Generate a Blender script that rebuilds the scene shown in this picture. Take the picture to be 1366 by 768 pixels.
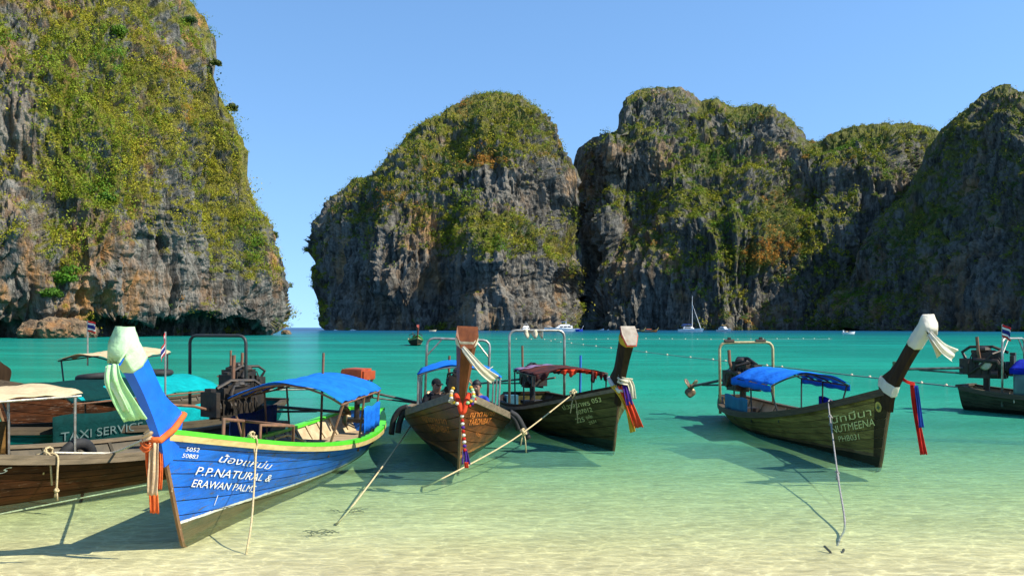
import bpy, bmesh, math, random
import numpy as np
from mathutils import Vector, Matrix, Euler

for _o in list(bpy.data.objects):
    bpy.data.objects.remove(_o)
SC = bpy.context.scene
COL = SC.collection
random.seed(7)
RNG = np.random.default_rng(11)
R = math.radians

# ------------------------------------------------------------------ camera
F_PX, EYE, CX, CY = 1200.0, 2.3, 683.0, 436.5      # photograph is 1366 x 768
cam_d = bpy.data.cameras.new('camera')
cam = bpy.data.objects.new('camera', cam_d)
COL.objects.link(cam)
cam.location = (0, 0, EYE)
cam.rotation_euler = (R(90), 0, 0)
cam_d.sensor_width = 36
cam_d.lens = 36 * F_PX / 1366
cam_d.shift_y = (CY - 384) / 1366
cam_d.clip_start = 0.1
cam_d.clip_end = 20000
SC.camera = cam

# ------------------------------------------------------------------ sky and sun
SUN_DIR = Vector((1.0, -0.34, 1.05)).normalized()      # towards the sun
elev = math.asin(SUN_DIR.z)
w = bpy.data.worlds.new('World')
SC.world = w
w.use_nodes = True
nt = w.node_tree
nt.nodes.clear()
sky = nt.nodes.new('ShaderNodeTexSky')
sky.sky_type = 'NISHITA'
sky.sun_disc = False
sky.sun_elevation = elev
sky.sun_rotation = math.atan2(SUN_DIR.x, SUN_DIR.y)
sky.air_density = 1.15
sky.dust_density = 0.0
sky.ozone_density = 3.0
bg = nt.nodes.new('ShaderNodeBackground')
bg.inputs['Strength'].default_value = 0.15
wo = nt.nodes.new('ShaderNodeOutputWorld')
# clear dry air: the pale band at the horizon is thin
tcw = nt.nodes.new('ShaderNodeTexCoord')
vm = nt.nodes.new('ShaderNodeVectorMath'); vm.operation = 'MULTIPLY_ADD'
vm.inputs[1].default_value = (1, 1, 0.85); vm.inputs[2].default_value = (0, 0, 0.20)
nt.links.new(tcw.outputs['Generated'], vm.inputs[0])
nt.links.new(vm.outputs[0], sky.inputs[0])
hs = nt.nodes.new('ShaderNodeHueSaturation')
hs.inputs['Saturation'].default_value = 1.12
hs.inputs['Hue'].default_value = 0.499
nt.links.new(sky.outputs[0], hs.inputs['Color'])
nt.links.new(hs.outputs[0], bg.inputs[0])
nt.links.new(bg.outputs[0], wo.inputs[0])
sun_d = bpy.data.lights.new('sun', 'SUN')
sun_d.energy = 4.9
sun_d.angle = R(0.5)
sun_d.color = (1.0, 0.93, 0.80)
sun = bpy.data.objects.new('sun', sun_d)
COL.objects.link(sun)
sun.location = (60, -10, 60)
sun.rotation_euler = (-SUN_DIR).to_track_quat('-Z', 'Y').to_euler()

SC.view_settings.view_transform = 'Standard'
SC.view_settings.look = 'None'
SC.view_settings.exposure = 0.75
SC.view_settings.gamma = 1.0
SC.render.engine = 'CYCLES'
SC.cycles.use_denoising = True
SC.cycles.max_bounces = 8
SC.cycles.transparent_max_bounces = 16
SC.cycles.caustics_reflective = False
SC.cycles.caustics_refractive = False
SC.cycles.sample_clamp_indirect = 4

# ------------------------------------------------------------------ helpers
def gpt(px, py, z=0.0):
    """a pixel of the photograph on the level z"""
    Y = F_PX * (EYE - z) / (py - CY)
    return Vector(((px - CX) / F_PX * Y, Y, z))

def ypt(px, py, Y):
    return Vector(((px - CX) / F_PX * Y, Y, EYE + (CY - py) / F_PX * Y))

def tag(o, label=None, cat=None, group=None, kind=None):
    if label: o['label'] = label
    if cat: o['category'] = cat
    if group: o['group'] = group
    if kind: o['kind'] = kind
    return o

def empty(name, loc=(0, 0, 0), rot=(0, 0, 0)):
    o = bpy.data.objects.new(name, None)
    o.empty_display_size = 0.3
    COL.objects.link(o)
    o.location = loc
    o.rotation_euler = rot
    return o

def mesh_obj(name, verts, faces, mat, parent=None, smooth=False):
    me = bpy.data.meshes.new(name)
    me.from_pydata([tuple(v) for v in verts], [], faces)
    me.validate()
    me.update()
    if mat is not None: me.materials.append(mat)
    if smooth:
        me.polygons.foreach_set('use_smooth', [True] * len(me.polygons))
    o = bpy.data.objects.new(name, me)
    COL.objects.link(o)
    if parent is not None: o.parent = parent
    return o

class MB:
    def __init__(self): self.v = []; self.f = []
    def add(self, vs, fs):
        n = len(self.v)
        self.v += [Vector(p) for p in vs]
        self.f += [tuple(i + n for i in q) for q in fs]
        return self
    def box(self, c, s, rot=None):
        c = Vector(c); hx, hy, hz = s[0] / 2, s[1] / 2, s[2] / 2
        m = Euler(rot).to_matrix() if rot else None
        vs = []
        for x, y, z in ((-1, -1, -1), (1, -1, -1), (1, 1, -1), (-1, 1, -1), (-1, -1, 1), (1, -1, 1), (1, 1, 1), (-1, 1, 1)):
            p = Vector((x * hx, y * hy, z * hz))
            vs.append(c + (m @ p if m else p))
        return self.add(vs, [(0, 3, 2, 1), (4, 5, 6, 7), (0, 1, 5, 4), (1, 2, 6, 5), (2, 3, 7, 6), (3, 0, 4, 7)])
    def bar(self, a, b, wd, ht):
        """rectangular bar from a to b"""
        a = Vector(a); b = Vector(b); d = (b - a).normalized()
        up = Vector((0, 0, 1)) if abs(d.z) < 0.9 else Vector((1, 0, 0))
        sx = d.cross(up).normalized(); uy = sx.cross(d)
        vs = []
        for p in (a, b):
            for i, j in ((-1, -1), (1, -1), (1, 1), (-1, 1)):
                vs.append(p + sx * i * wd / 2 + uy * j * ht / 2)
        return self.add(vs, [(0, 1, 2, 3), (7, 6, 5, 4), (0, 4, 5, 1), (1, 5, 6, 2), (2, 6, 7, 3), (3, 7, 4, 0)])
    def tube(self, path, r, n=8, cap=True, closed=False):
        path = [Vector(p) for p in path]
        m = len(path)
        rs = r if isinstance(r, (list, tuple)) else [r] * m
        tang = []
        for i in range(m):
            if closed: t = path[(i + 1) % m] - path[i - 1]
            else: t = path[min(i + 1, m - 1)] - path[max(i - 1, 0)]
            tang.append(t.normalized() if t.length > 1e-9 else Vector((0, 0, 1)))
        t0 = tang[0]
        ref = Vector((0, 0, 1)) if abs(t0.z) < 0.9 else Vector((1, 0, 0))
        u = t0.cross(ref).normalized()
        vs = []
        for i in range(m):
            t = tang[i]
            u = (u - t * u.dot(t))
            u = u.normalized() if u.length > 1e-6 else t.orthogonal().normalized()
            v = t.cross(u)
            for k in range(n):
                a = 2 * math.pi * k / n
                vs.append(path[i] + (u * math.cos(a) + v * math.sin(a)) * rs[i])
        fs = []
        for i in range(m if closed else m - 1):
            j = (i + 1) % m
            for k in range(n):
                k2 = (k + 1) % n
                fs.append((i * n + k, i * n + k2, j * n + k2, j * n + k))
        if cap and not closed:
            fs.append(tuple(range(n - 1, -1, -1)))
            fs.append(tuple((m - 1) * n + k for k in range(n)))
        return self.add(vs, fs)
    def loft(self, rings, cap=True, close=False):
        n = len(rings[0]); vs = [p for r in rings for p in r]; fs = []
        for i in range(len(rings) - 1):
            for k in range(n):
                k2 = (k + 1) % n
                fs.append((i * n + k, i * n + k2, (i + 1) * n + k2, (i + 1) * n + k))
        if cap:
            fs.append(tuple(range(n - 1, -1, -1)))
            fs.append(tuple((len(rings) - 1) * n + k for k in range(n)))
        return self.add(vs, fs)
    def lathe(self, prof, c=(0, 0, 0), n=12, axis='z'):
        c = Vector(c); rings = []
        for r_, h in prof:
            ring = []
            for k in range(n):
                a = 2 * math.pi * k / n
                p = (r_ * math.cos(a), r_ * math.sin(a), h)
                if axis == 'x': p = (p[2], p[0], p[1])
                elif axis == 'y': p = (p[0], p[2], p[1])
                ring.append(c + Vector(p))
            rings.append(ring)
        return self.loft(rings)
    def ball(self, c, r, n=8, m=6, sq=(1, 1, 1)):
        prof = []
        c = Vector(c); rings = []
        for i in range(m + 1):
            a = math.pi * (i + 0.02) / (m + 0.04)
            rings.append([c + Vector((r * sq[0] * math.sin(a) * math.cos(2 * math.pi * k / n), r * sq[1] * math.sin(a) * math.sin(2 * math.pi * k / n), r * sq[2] * math.cos(a))) for k in range(n)])
        return self.loft(rings)
    def grid(self, fn, nu, nv, th=0.0):
        """sheet fn(u,v); th > 0 gives it thickness"""
        P = [[Vector(fn(i / nu, j / nv)) for j in range(nv + 1)] for i in range(nu + 1)]
        W = nv + 1
        if th <= 0:
            return self.add([p for r_ in P for p in r_], [(i * W + j, (i + 1) * W + j, (i + 1) * W + j + 1, i * W + j + 1) for i in range(nu) for j in range(nv)])
        top = []; botm = []
        for i in range(nu + 1):
            for j in range(W):
                du = P[min(i + 1, nu)][j] - P[max(i - 1, 0)][j]
                dv = P[i][min(j + 1, nv)] - P[i][max(j - 1, 0)]
                nn = du.cross(dv)
                nn = nn.normalized() if nn.length > 1e-9 else Vector((0, 0, 1))
                top.append(P[i][j] + nn * th / 2); botm.append(P[i][j] - nn * th / 2)
        n = len(top); fs = []
        for i in range(nu):
            for j in range(nv):
                a, b, c, d = i * W + j, (i + 1) * W + j, (i + 1) * W + j + 1, i * W + j + 1
                fs.append((a, b, c, d)); fs.append((n + d, n + c, n + b, n + a))
        for i in range(nu):
            a, b = i * W, (i + 1) * W
            fs.append((a, n + a, n + b, b))
            a, b = i * W + nv, (i + 1) * W + nv
            fs.append((b, n + b, n + a, a))
        for j in range(nv):
            a, b = j, j + 1
            fs.append((b, n + b, n + a, a))
            a, b = nu * W + j, nu * W + j + 1
            fs.append((a, n + a, n + b, b))
        return self.add(top + botm, fs)
    def build(self, name, mat, parent=None, smooth=False):
        return mesh_obj(name, self.v, self.f, mat, parent, smooth)

def spline(pts, n):
    """Catmull-Rom through pts"""
    pts = [Vector(p) for p in pts]
    q = [pts[0] * 2 - pts[1]] + pts + [pts[-1] * 2 - pts[-2]]
    out = []
    for i in range(len(pts) - 1):
        a, b, c, d = q[i:i + 4]
        for k in range(n):
            t = k / n
            out.append(0.5 * ((2 * b) + (c - a) * t + (2 * a - 5 * b + 4 * c - d) * t * t + (3 * b - a - 3 * c + d) * t ** 3))
    out.append(pts[-1])
    return out

# ------------------------------------------------------------------ materials
_M = {}
def nodes_mat(name):
    m = bpy.data.materials.new(name)
    m.use_nodes = True
    t = m.node_tree
    t.nodes.clear()
    out = t.nodes.new('ShaderNodeOutputMaterial')
    b = t.nodes.new('ShaderNodeBsdfPrincipled')
    t.links.new(b.outputs[0], out.inputs[0])
    return m, t, b, out

def N(t, typ, **kw):
    n = t.nodes.new(typ)
    for k, v in kw.items():
        if k.startswith('i_'):
            key = k[2:]
            n.inputs[int(key) if key.isdigit() else key].default_value = v
        else: setattr(n, k, v)
    return n

def noise_node(t, vec, scale, detail=4, rough=0.55, dist=0.0):
    n = N(t, 'ShaderNodeTexNoise')
    n.inputs['Scale'].default_value = scale; n.inputs['Detail'].default_value = detail
    n.inputs['Roughness'].default_value = rough; n.inputs['Distortion'].default_value = dist
    if vec is not None: t.links.new(vec, n.inputs['Vector'])
    return n

def ramp(t, fac, stops, interp='LINEAR'):
    n = t.nodes.new('ShaderNodeValToRGB')
    n.color_ramp.interpolation = interp
    e = n.color_ramp.elements
    while len(e) > 1: e.remove(e[-1])
    for i, (p, c) in enumerate(stops):
        el = e[0] if i == 0 else e.new(p)
        el.position = p
        el.color = (c, c, c, 1) if isinstance(c, (int, float)) else (*c, 1)
    t.links.new(fac, n.inputs[0])
    return n

def mixc(t, fac, a, b, mode='MIX'):
    n = t.nodes.new('ShaderNodeMix')
    n.data_type = 'RGBA'; n.blend_type = mode
    for sock, v in ((0, fac), (6, a), (7, b)):
        if hasattr(v, 'is_linked') or hasattr(v, 'links'): t.links.new(v, n.inputs[sock])
        elif sock == 0: n.inputs[0].default_value = v
        else: n.inputs[sock].default_value = (*v, 1)
    return n.outputs[2]

def math_n(t, op, a, b=None, clamp=False):
    n = t.nodes.new('ShaderNodeMath'); n.operation = op; n.use_clamp = clamp
    for i, v in enumerate((a, b)):
        if v is None: continue
        if hasattr(v, 'links'): t.links.new(v, n.inputs[i])
        else: n.inputs[i].default_value = v
    return n.outputs[0]

def objcoord(t, scale=(1, 1, 1)):
    tc = t.nodes.new('ShaderNodeTexCoord')
    mp = t.nodes.new('ShaderNodeMapping')
    mp.inputs['Scale'].default_value = scale
    t.links.new(tc.outputs['Object'], mp.inputs[0])
    return mp.outputs[0]

def bump(t, b, height, strength=0.3, dist=0.02):
    n = t.nodes.new('ShaderNodeBump')
    n.inputs['Strength'].default_value = strength; n.inputs['Distance'].default_value = dist
    t.links.new(height, n.inputs['Height']); t.links.new(n.outputs[0], b.inputs['Normal'])
    return n

def surf(name, c1, c2=None, scale=6.0, rough=0.6, metal=0.0, stretch=(1, 1, 1), bmp=0.25, wear=None, wear_amt=0.35, spec=0.4, contrast=(0.35, 0.65)):
    """painted or worn surface: two tones, optional chips of a third colour"""
    if name in _M: return _M[name]
    m, t, b, out = nodes_mat(name)
    if c2 is None: c2 = tuple(x * 0.7 for x in c1)
    vec = objcoord(t, stretch)
    n1 = noise_node(t, vec, scale, 6, 0.6)
    f = ramp(t, n1.outputs[0], [(contrast[0], 0.0), (contrast[1], 1.0)])
    col = mixc(t, f.outputs[0], c1, c2)
    if wear:
        n2 = noise_node(t, vec, scale * 3.1, 5, 0.7)
        f2 = ramp(t, n2.outputs[0], [(1 - wear_amt, 0.0), (1 - wear_amt + 0.06, 1.0)])
        col = mixc(t, f2.outputs[0], col, wear)
    t.links.new(col, b.inputs['Base Color'])
    b.inputs['Roughness'].default_value = rough; b.inputs['Metallic'].default_value = metal
    b.inputs['Specular IOR Level'].default_value = spec
    n3 = noise_node(t, vec, scale * 5, 4, 0.6)
    bump(t, b, n3.outputs[0], bmp, 0.01)
    _M[name] = m
    return m

def cloth(name, c1, c2=None, rough=0.85, transl=0.25):
    if name in _M: return _M[name]
    m, t, b, out = nodes_mat(name)
    if c2 is None: c2 = tuple(x * 0.75 for x in c1)
    vec = objcoord(t)
    n1 = noise_node(t, vec, 5, 5, 0.6)
    f = ramp(t, n1.outputs[0], [(0.35, 0.0), (0.7, 1.0)])
    col = mixc(t, f.outputs[0], c1, c2)
    t.links.new(col, b.inputs['Base Color'])
    b.inputs['Roughness'].default_value = rough
    b.inputs['Specular IOR Level'].default_value = 0.15
    n2 = noise_node(t, vec, 14, 3, 0.5)
    bump(t, b, n2.outputs[0], 0.5, 0.04)
    tr = N(t, 'ShaderNodeBsdfTranslucent')
    t.links.new(col, tr.inputs[0])
    mx = N(t, 'ShaderNodeMixShader', i_0=transl)
    t.links.new(b.outputs[0], mx.inputs[1]); t.links.new(tr.outputs[0], mx.inputs[2])
    t.links.new(mx.outputs[0], out.inputs[0])
    _M[name] = m
    return m

def hull_mat(name, top, top2, bottom, bottom2, stripe, z_st, z_bow, L, sw=0.05, wear=(0.10, 0.07, 0.04), wear_amt=0.34, rough=0.6, dark=None, stain=0.5, spec=0.12):
    """painted or bare boat side with a waterline band: painted bottom below, stripe above it"""
    m, t, b, out = nodes_mat(name)
    tc = t.nodes.new('ShaderNodeTexCoord')
    sp = t.nodes.new('ShaderNodeSeparateXYZ')
    t.links.new(tc.outputs['Object'], sp.inputs[0])
    mp = t.nodes.new('ShaderNodeMapping'); mp.inputs['Scale'].default_value = (0.4, 1.0, 3.6)
    t.links.new(tc.outputs['Object'], mp.inputs[0])
    nz = noise_node(t, mp.outputs[0], 4.0, 7, 0.65)
    nf = noise_node(t, mp.outputs[0], 13.0, 6, 0.7, 0.6)
    ng = noise_node(t, mp.outputs[0], 1.3, 3, 0.5)
    f1 = ramp(t, nz.outputs[0], [(0.36, 0.0), (0.66, 1.0)])
    ctop = mixc(t, f1.outputs[0], top, top2)
    chip = math_n(t, 'ADD', math_n(t, 'MULTIPLY', nf.outputs[0], 0.75), math_n(t, 'MULTIPLY', ng.outputs[0], 0.25))
    f2 = ramp(t, chip, [(1 - wear_amt - 0.02, 0.0), (1 - wear_amt + 0.05, 1.0)])
    ctop = mixc(t, f2.outputs[0], ctop, wear)
    cb = mixc(t, f1.outputs[0], bottom, bottom2)
    # height over the painted line
    line = math_n(t, 'ADD', math_n(t, 'MULTIPLY', math_n(t, 'POWER', math_n(t, 'DIVIDE', sp.outputs[0], L, True), 2.5), z_bow - z_st), z_st)
    zr = math_n(t, 'SUBTRACT', sp.outputs[2], line)
    zr = math_n(t, 'ADD', zr, math_n(t, 'MULTIPLY', math_n(t, 'SUBTRACT', nf.outputs[0], 0.5), 0.05))
    above = math_n(t, 'GREATER_THAN', zr, 0.0)
    col = mixc(t, above, cb, ctop)
    if stripe:
        below = math_n(t, 'LESS_THAN', zr, sw)
        st = math_n(t, 'MULTIPLY', above, below)
        st = math_n(t, 'MULTIPLY', st, math_n(t, 'SUBTRACT', 1.0, math_n(t, 'MULTIPLY', f2.outputs[0], 0.8)))
        col = mixc(t, st, col, stripe)
    if dark:                        # a dark painted panel on the bow
        dk = math_n(t, 'GREATER_THAN', math_n(t, 'SUBTRACT', sp.outputs[0], math_n(t, 'MULTIPLY', sp.outputs[2], dark[2])), dark[0])
        dk = math_n(t, 'MULTIPLY', dk, above)
        col = mixc(t, math_n(t, 'MULTIPLY', dk, 0.9), col, dark[1])
    # old stains, rubbed streaks, and every plank a little different
    ms = t.nodes.new('ShaderNodeMapping'); ms.inputs['Scale'].default_value = (0.9, 1.0, 1.6)
    t.links.new(tc.outputs['Object'], ms.inputs[0])
    n_st = noise_node(t, ms.outputs[0], 2.1, 6, 0.65, 0.7)
    f_st = ramp(t, n_st.outputs[0], [(0.34, 1.0 - stain), (0.5, 0.92), (0.68, 1.0 + 0.3 * stain)])
    col = mixc(t, 1.0, col, f_st.outputs[0], 'MULTIPLY')
    ml = t.nodes.new('ShaderNodeMapping'); ml.inputs['Scale'].default_value = (0.35, 1.0, 14.0)
    t.links.new(tc.outputs['Object'], ml.inputs[0])
    n_l = noise_node(t, ml.outputs[0], 3.0, 5, 0.7)
    f_l = ramp(t, n_l.outputs[0], [(0.38, 1.0 - 0.55 * stain), (0.5, 1.0), (0.70, 1.0 + 0.5 * stain)])
    col = mixc(t, 1.0, col, f_l.outputs[0], 'MULTIPLY')
    oi = t.nodes.new('ShaderNodeObjectInfo')
    f_o = ramp(t, oi.outputs['Random'], [(0.0, 1.0 - 0.45 * stain), (1.0, 1.0 + 0.35 * stain)])
    col = mixc(t, 1.0, col, f_o.outputs[0], 'MULTIPLY')
    t.links.new(col, b.inputs['Base Color'])
    b.inputs['Roughness'].default_value = rough
    b.inputs['Specular IOR Level'].default_value = spec
    hsum = math_n(t, 'ADD', nf.outputs[0], n_l.outputs[0])
    bump(t, b, hsum, 0.4, 0.012)
    return m

MT = {}
MT['steel'] = surf('galvanised_pipe', (0.45, 0.45, 0.40), (0.28, 0.24, 0.18), 8, 0.42, 0.7, wear=(0.16, 0.08, 0.03), wear_amt=0.36)
MT['black_pipe'] = surf('black_pipe', (0.02, 0.025, 0.025), (0.04, 0.04, 0.035), 8, 0.5)
MT['rust'] = surf('rusty_pipe', (0.22, 0.10, 0.05), (0.12, 0.07, 0.04), 9, 0.75, wear=(0.4, 0.36, 0.3), wear_amt=0.33)
MT['iron'] = surf('oily_iron', (0.025, 0.024, 0.022), (0.06, 0.045, 0.03), 9, 0.5, 0.4, wear=(0.16, 0.09, 0.04), wear_amt=0.34)
MT['alu'] = surf('dull_aluminium', (0.35, 0.34, 0.31), (0.18, 0.16, 0.13), 9, 0.45, 0.6)
MT['shaft'] = surf('green_shaft', (0.10, 0.13, 0.11), (0.05, 0.05, 0.04), 7, 0.5, 0.4)
MT['brass'] = surf('bronze_propeller', (0.30, 0.20, 0.10), (0.12, 0.09, 0.06), 9, 0.45, 0.6)
MT['rubber'] = surf('rubber', (0.012, 0.013, 0.014), (0.025, 0.024, 0.022), 8, 0.75)
MT['deck'] = surf('deck_wood', (0.42, 0.31, 0.18), (0.26, 0.18, 0.10), 5, 0.75, stretch=(3, 0.6, 1), wear=(0.16, 0.11, 0.07), wear_amt=0.36)
MT['dark_deck'] = surf('dark_deck_wood', (0.14, 0.10, 0.06), (0.07, 0.05, 0.03), 5, 0.75, stretch=(3, 0.6, 1))
MT['inner'] = surf('inside_paint', (0.50, 0.40, 0.24), (0.36, 0.27, 0.15), 5, 0.75, wear=(0.14, 0.10, 0.06), wear_amt=0.36)
MT['inner_dark'] = surf('inside_dark', (0.10, 0.08, 0.05), (0.05, 0.045, 0.03), 5, 0.75)
MT['rope'] = surf('rope_fibre', (0.62, 0.50, 0.28), (0.42, 0.32, 0.16), 40, 0.9, bmp=0.8)
MT['rope_grey'] = surf('grey_rope_fibre', (0.34, 0.33, 0.31), (0.16, 0.15, 0.14), 30, 0.9, bmp=0.8)
MT['rope_white'] = surf('white_rope_fibre', (0.70, 0.67, 0.55), (0.5, 0.45, 0.32), 30, 0.9, bmp=0.8)
MT['white'] = surf('white_gelcoat', (0.80, 0.80, 0.78), (0.70, 0.70, 0.67), 1, 0.3, bmp=0.03)
MT['glass'] = surf('dark_window', (0.02, 0.03, 0.04), (0.03, 0.04, 0.05), 1, 0.08, bmp=0.0)
MT['let_white'] = surf('white_lettering', (0.78, 0.76, 0.68), (0.62, 0.60, 0.52), 8, 0.6, wear=(0.10, 0.22, 0.55), wear_amt=0.40)
MT['let_yellow'] = surf('yellow_lettering', (0.82, 0.80, 0.34), (0.62, 0.62, 0.22), 8, 0.6, wear=(0.2, 0.17, 0.06), wear_amt=0.36)
MT['let_orange'] = surf('orange_lettering', (0.75, 0.22, 0.03), (0.55, 0.15, 0.02), 8, 0.6)
MT['let_grey'] = surf('grey_lettering', (0.11, 0.16, 0.15), (0.06, 0.10, 0.09), 8, 0.7)
MT['c_blue'] = cloth('blue_tarpaulin', (0.012, 0.20, 0.78), (0.008, 0.14, 0.6))
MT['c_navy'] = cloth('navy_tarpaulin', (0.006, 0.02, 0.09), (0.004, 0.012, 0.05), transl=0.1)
MT['c_royal'] = cloth('royal_tarpaulin', (0.01, 0.03, 0.45), (0.008, 0.02, 0.3))
MT['c_teal'] = cloth('teal_tarpaulin', (0.0, 0.36, 0.36), (0.0, 0.25, 0.26), transl=0.12)
MT['c_dark_shaded_teal'] = cloth('dark_and_shaded_teal_tarpaulin', (0.0, 0.034, 0.031), (0.0, 0.022, 0.02), transl=0.08)  # dark teal cloth; on the teal boat it paints shade into the colour
MT['c_beige'] = cloth('beige_canvas', (0.70, 0.56, 0.34), (0.55, 0.42, 0.24))
MT['c_brown'] = cloth('brown_canvas', (0.20, 0.11, 0.03), (0.13, 0.07, 0.02), transl=0.1)
MT['c_cream'] = cloth('cream_cloth', (0.78, 0.71, 0.52), (0.66, 0.58, 0.40))
MT['c_white'] = cloth('white_cloth', (0.80, 0.77, 0.64), (0.70, 0.66, 0.54))
MT['c_lime'] = cloth('pale_green_cloth', (0.50, 0.82, 0.42), (0.36, 0.68, 0.30))
MT['c_limep'] = cloth('white_green_cloth', (0.68, 0.84, 0.62), (0.50, 0.74, 0.44))
MT['c_orange'] = cloth('orange_cloth', (0.85, 0.20, 0.05), (0.70, 0.13, 0.03))
MT['c_tan'] = cloth('tan_fringe', (0.72, 0.55, 0.34), (0.55, 0.38, 0.22))
MT['c_red'] = cloth('red_cloth', (0.62, 0.03, 0.02), (0.42, 0.02, 0.015))
MT['c_redorange'] = cloth('red_orange_cloth', (0.80, 0.09, 0.03), (0.60, 0.05, 0.02))
MT['c_yellow'] = cloth('yellow_cloth', (0.75, 0.48, 0.05), (0.6, 0.34, 0.03))
MT['c_violet'] = cloth('violet_cloth', (0.10, 0.04, 0.30), (0.06, 0.02, 0.2))
MT['c_sblue'] = cloth('blue_cloth', (0.02, 0.07, 0.40), (0.015, 0.05, 0.26))
MT['c_purple'] = cloth('faded_purple_tarpaulin', (0.34, 0.24, 0.40), (0.20, 0.14, 0.26))
MT['c_torn'] = cloth('torn_dark_tarpaulin', (0.04, 0.025, 0.03), (0.15, 0.035, 0.02))
MT['skin'] = surf('skin', (0.24, 0.13, 0.08), (0.20, 0.10, 0.06), 5, 0.6, bmp=0.05)
MT['black_cloth'] = cloth('black_clothing', (0.012, 0.012, 0.014), transl=0.02)
MT['blue_shirt'] = cloth('blue_shirt', (0.02, 0.05, 0.35), (0.015, 0.035, 0.24), transl=0.05)
MT['hair'] = surf('black_hair', (0.008, 0.007, 0.006), None, 20, 0.6)
MT['fl_red'] = cloth('flag_red', (0.65, 0.03, 0.03)); MT['fl_white'] = cloth('flag_white', (0.82, 0.82, 0.80)); MT['fl_blue'] = cloth('flag_blue', (0.03, 0.04, 0.25))

# ------------------------------------------------------------------ sea bed and beach
BED = [(-60, 3.2), (-20, 1.6), (0, 0.62), (5, 0.24), (7.6, 0.03), (8.4, -0.02), (9.6, -0.07), (12, -0.15), (15, -0.24), (20, -0.45), (30, -1.2), (60, -4.0), (150, -7.0), (400, -10.0), (9000, -14.0)]
def bed_z(y):
    return float(np.interp(y, [a for a, _ in BED], [b for _, b in BED]))

def hash3(ix, iy, iz):
    h = (ix.astype(np.int64) * 374761393 + iy.astype(np.int64) * 668265263 + iz.astype(np.int64) * 1440670441) & 0xffffffff
    h = ((h ^ (h >> 13)) * 1274126177) & 0xffffffff
    h = ((h ^ (h >> 16)) * 2246822519) & 0xffffffff
    h = h ^ (h >> 15)
    return (h & 0xffffff) / float(0xffffff) * 2 - 1

def vnoise(p):
    i = np.floor(p); f = p - i
    u = f * f * f * (f * (f * 6 - 15) + 10)
    ix, iy, iz = i[:, 0], i[:, 1], i[:, 2]
    r = 0
    for dx in (0, 1):
        for dy in (0, 1):
            for dz in (0, 1):
                wgt = (u[:, 0] if dx else 1 - u[:, 0]) * (u[:, 1] if dy else 1 - u[:, 1]) * (u[:, 2] if dz else 1 - u[:, 2])
                r = r + wgt * hash3(ix + dx, iy + dy, iz + dz)
    return r

def fbm(p, octs=4, gain=0.5):
    a = 1.0; s = 0.0; tot = 0.0
    for k in range(octs):
        s = s + a * vnoise(p * (2.03 ** k) + 17.3 * k); tot += a; a *= gain
    return s / tot

def ridged(p, octs=4, gain=0.55):
    a = 1.0; s = 0.0; tot = 0.0
    for k in range(octs):
        s = s + a * (1 - 2 * np.abs(vnoise(p * (2.07 ** k) + 9.1 * k))); tot += a; a *= gain
    return s / tot

def np_mesh(name, V, Fq, mat, attrs=None, smooth=True):
    """big mesh from numpy: V (n,3), Fq (m,4)"""
    me = bpy.data.meshes.new(name)
    me.vertices.add(len(V)); me.vertices.foreach_set('co', np.ascontiguousarray(V, dtype=np.float32).ravel())
    m = len(Fq)
    me.loops.add(m * 4); me.loops.foreach_set('vertex_index', np.ascontiguousarray(Fq, dtype=np.int32).ravel())
    me.polygons.add(m); me.polygons.foreach_set('loop_start', np.arange(0, m * 4, 4, dtype=np.int32))
    try: me.polygons.foreach_set('loop_total', np.full(m, 4, dtype=np.int32))
    except Exception: pass
    me.polygons.foreach_set('use_smooth', np.full(m, smooth, dtype=bool))
    for k, a in (attrs or {}).items():
        if a.ndim == 1:
            at = me.attributes.new(k, 'FLOAT', 'POINT'); at.data.foreach_set('value', a.astype(np.float32))
        else:
            at = me.attributes.new(k, 'FLOAT_COLOR', 'POINT')
            c4 = np.ones((len(a), 4), np.float32); c4[:, :3] = a
            at.data.foreach_set('color', c4.ravel())
    me.update(calc_edges=True); me.validate()
    me.materials.append(mat)
    o = bpy.data.objects.new(name, me); COL.objects.link(o)
    return o

def sand_material():
    m, t, b, out = nodes_mat('sand')
    geo = t.nodes.new('ShaderNodeNewGeometry')
    mp = t.nodes.new('ShaderNodeMapping'); mp.inputs['Scale'].default_value = (1, 2.2, 1)
    t.links.new(geo.outputs['Position'], mp.inputs[0])
    n1 = noise_node(t, mp.outputs[0], 0.35, 5, 0.55)
    n2 = noise_node(t, mp.outputs[0], 2.4, 5, 0.6, 0.8)
    f = ramp(t, n1.outputs[0], [(0.35, 0.0), (0.7, 1.0)])
    c = mixc(t, f.outputs[0], (0.63, 0.545, 0.31), (0.55, 0.47, 0.255))
    f2 = ramp(t, n2.outputs[0], [(0.3, 0.82), (0.7, 1.1)])
    c = mixc(t, 1.0, c, f2.outputs[0], 'MULTIPLY')
    n4 = noise_node(t, geo.outputs['Position'], 260, 3, 0.6)
    f4 = ramp(t, n4.outputs[0], [(0.3, 0.86), (0.7, 1.06)])
    c = mixc(t, 1.0, c, f4.outputs[0], 'MULTIPLY')
    t.links.new(c, b.inputs['Base Color'])
    b.inputs['Roughness'].default_value = 0.85
    b.inputs['Specular IOR Level'].default_value = 0.2
    bump(t, b, n2.outputs[0], 0.35, 0.05)
    return m

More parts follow.
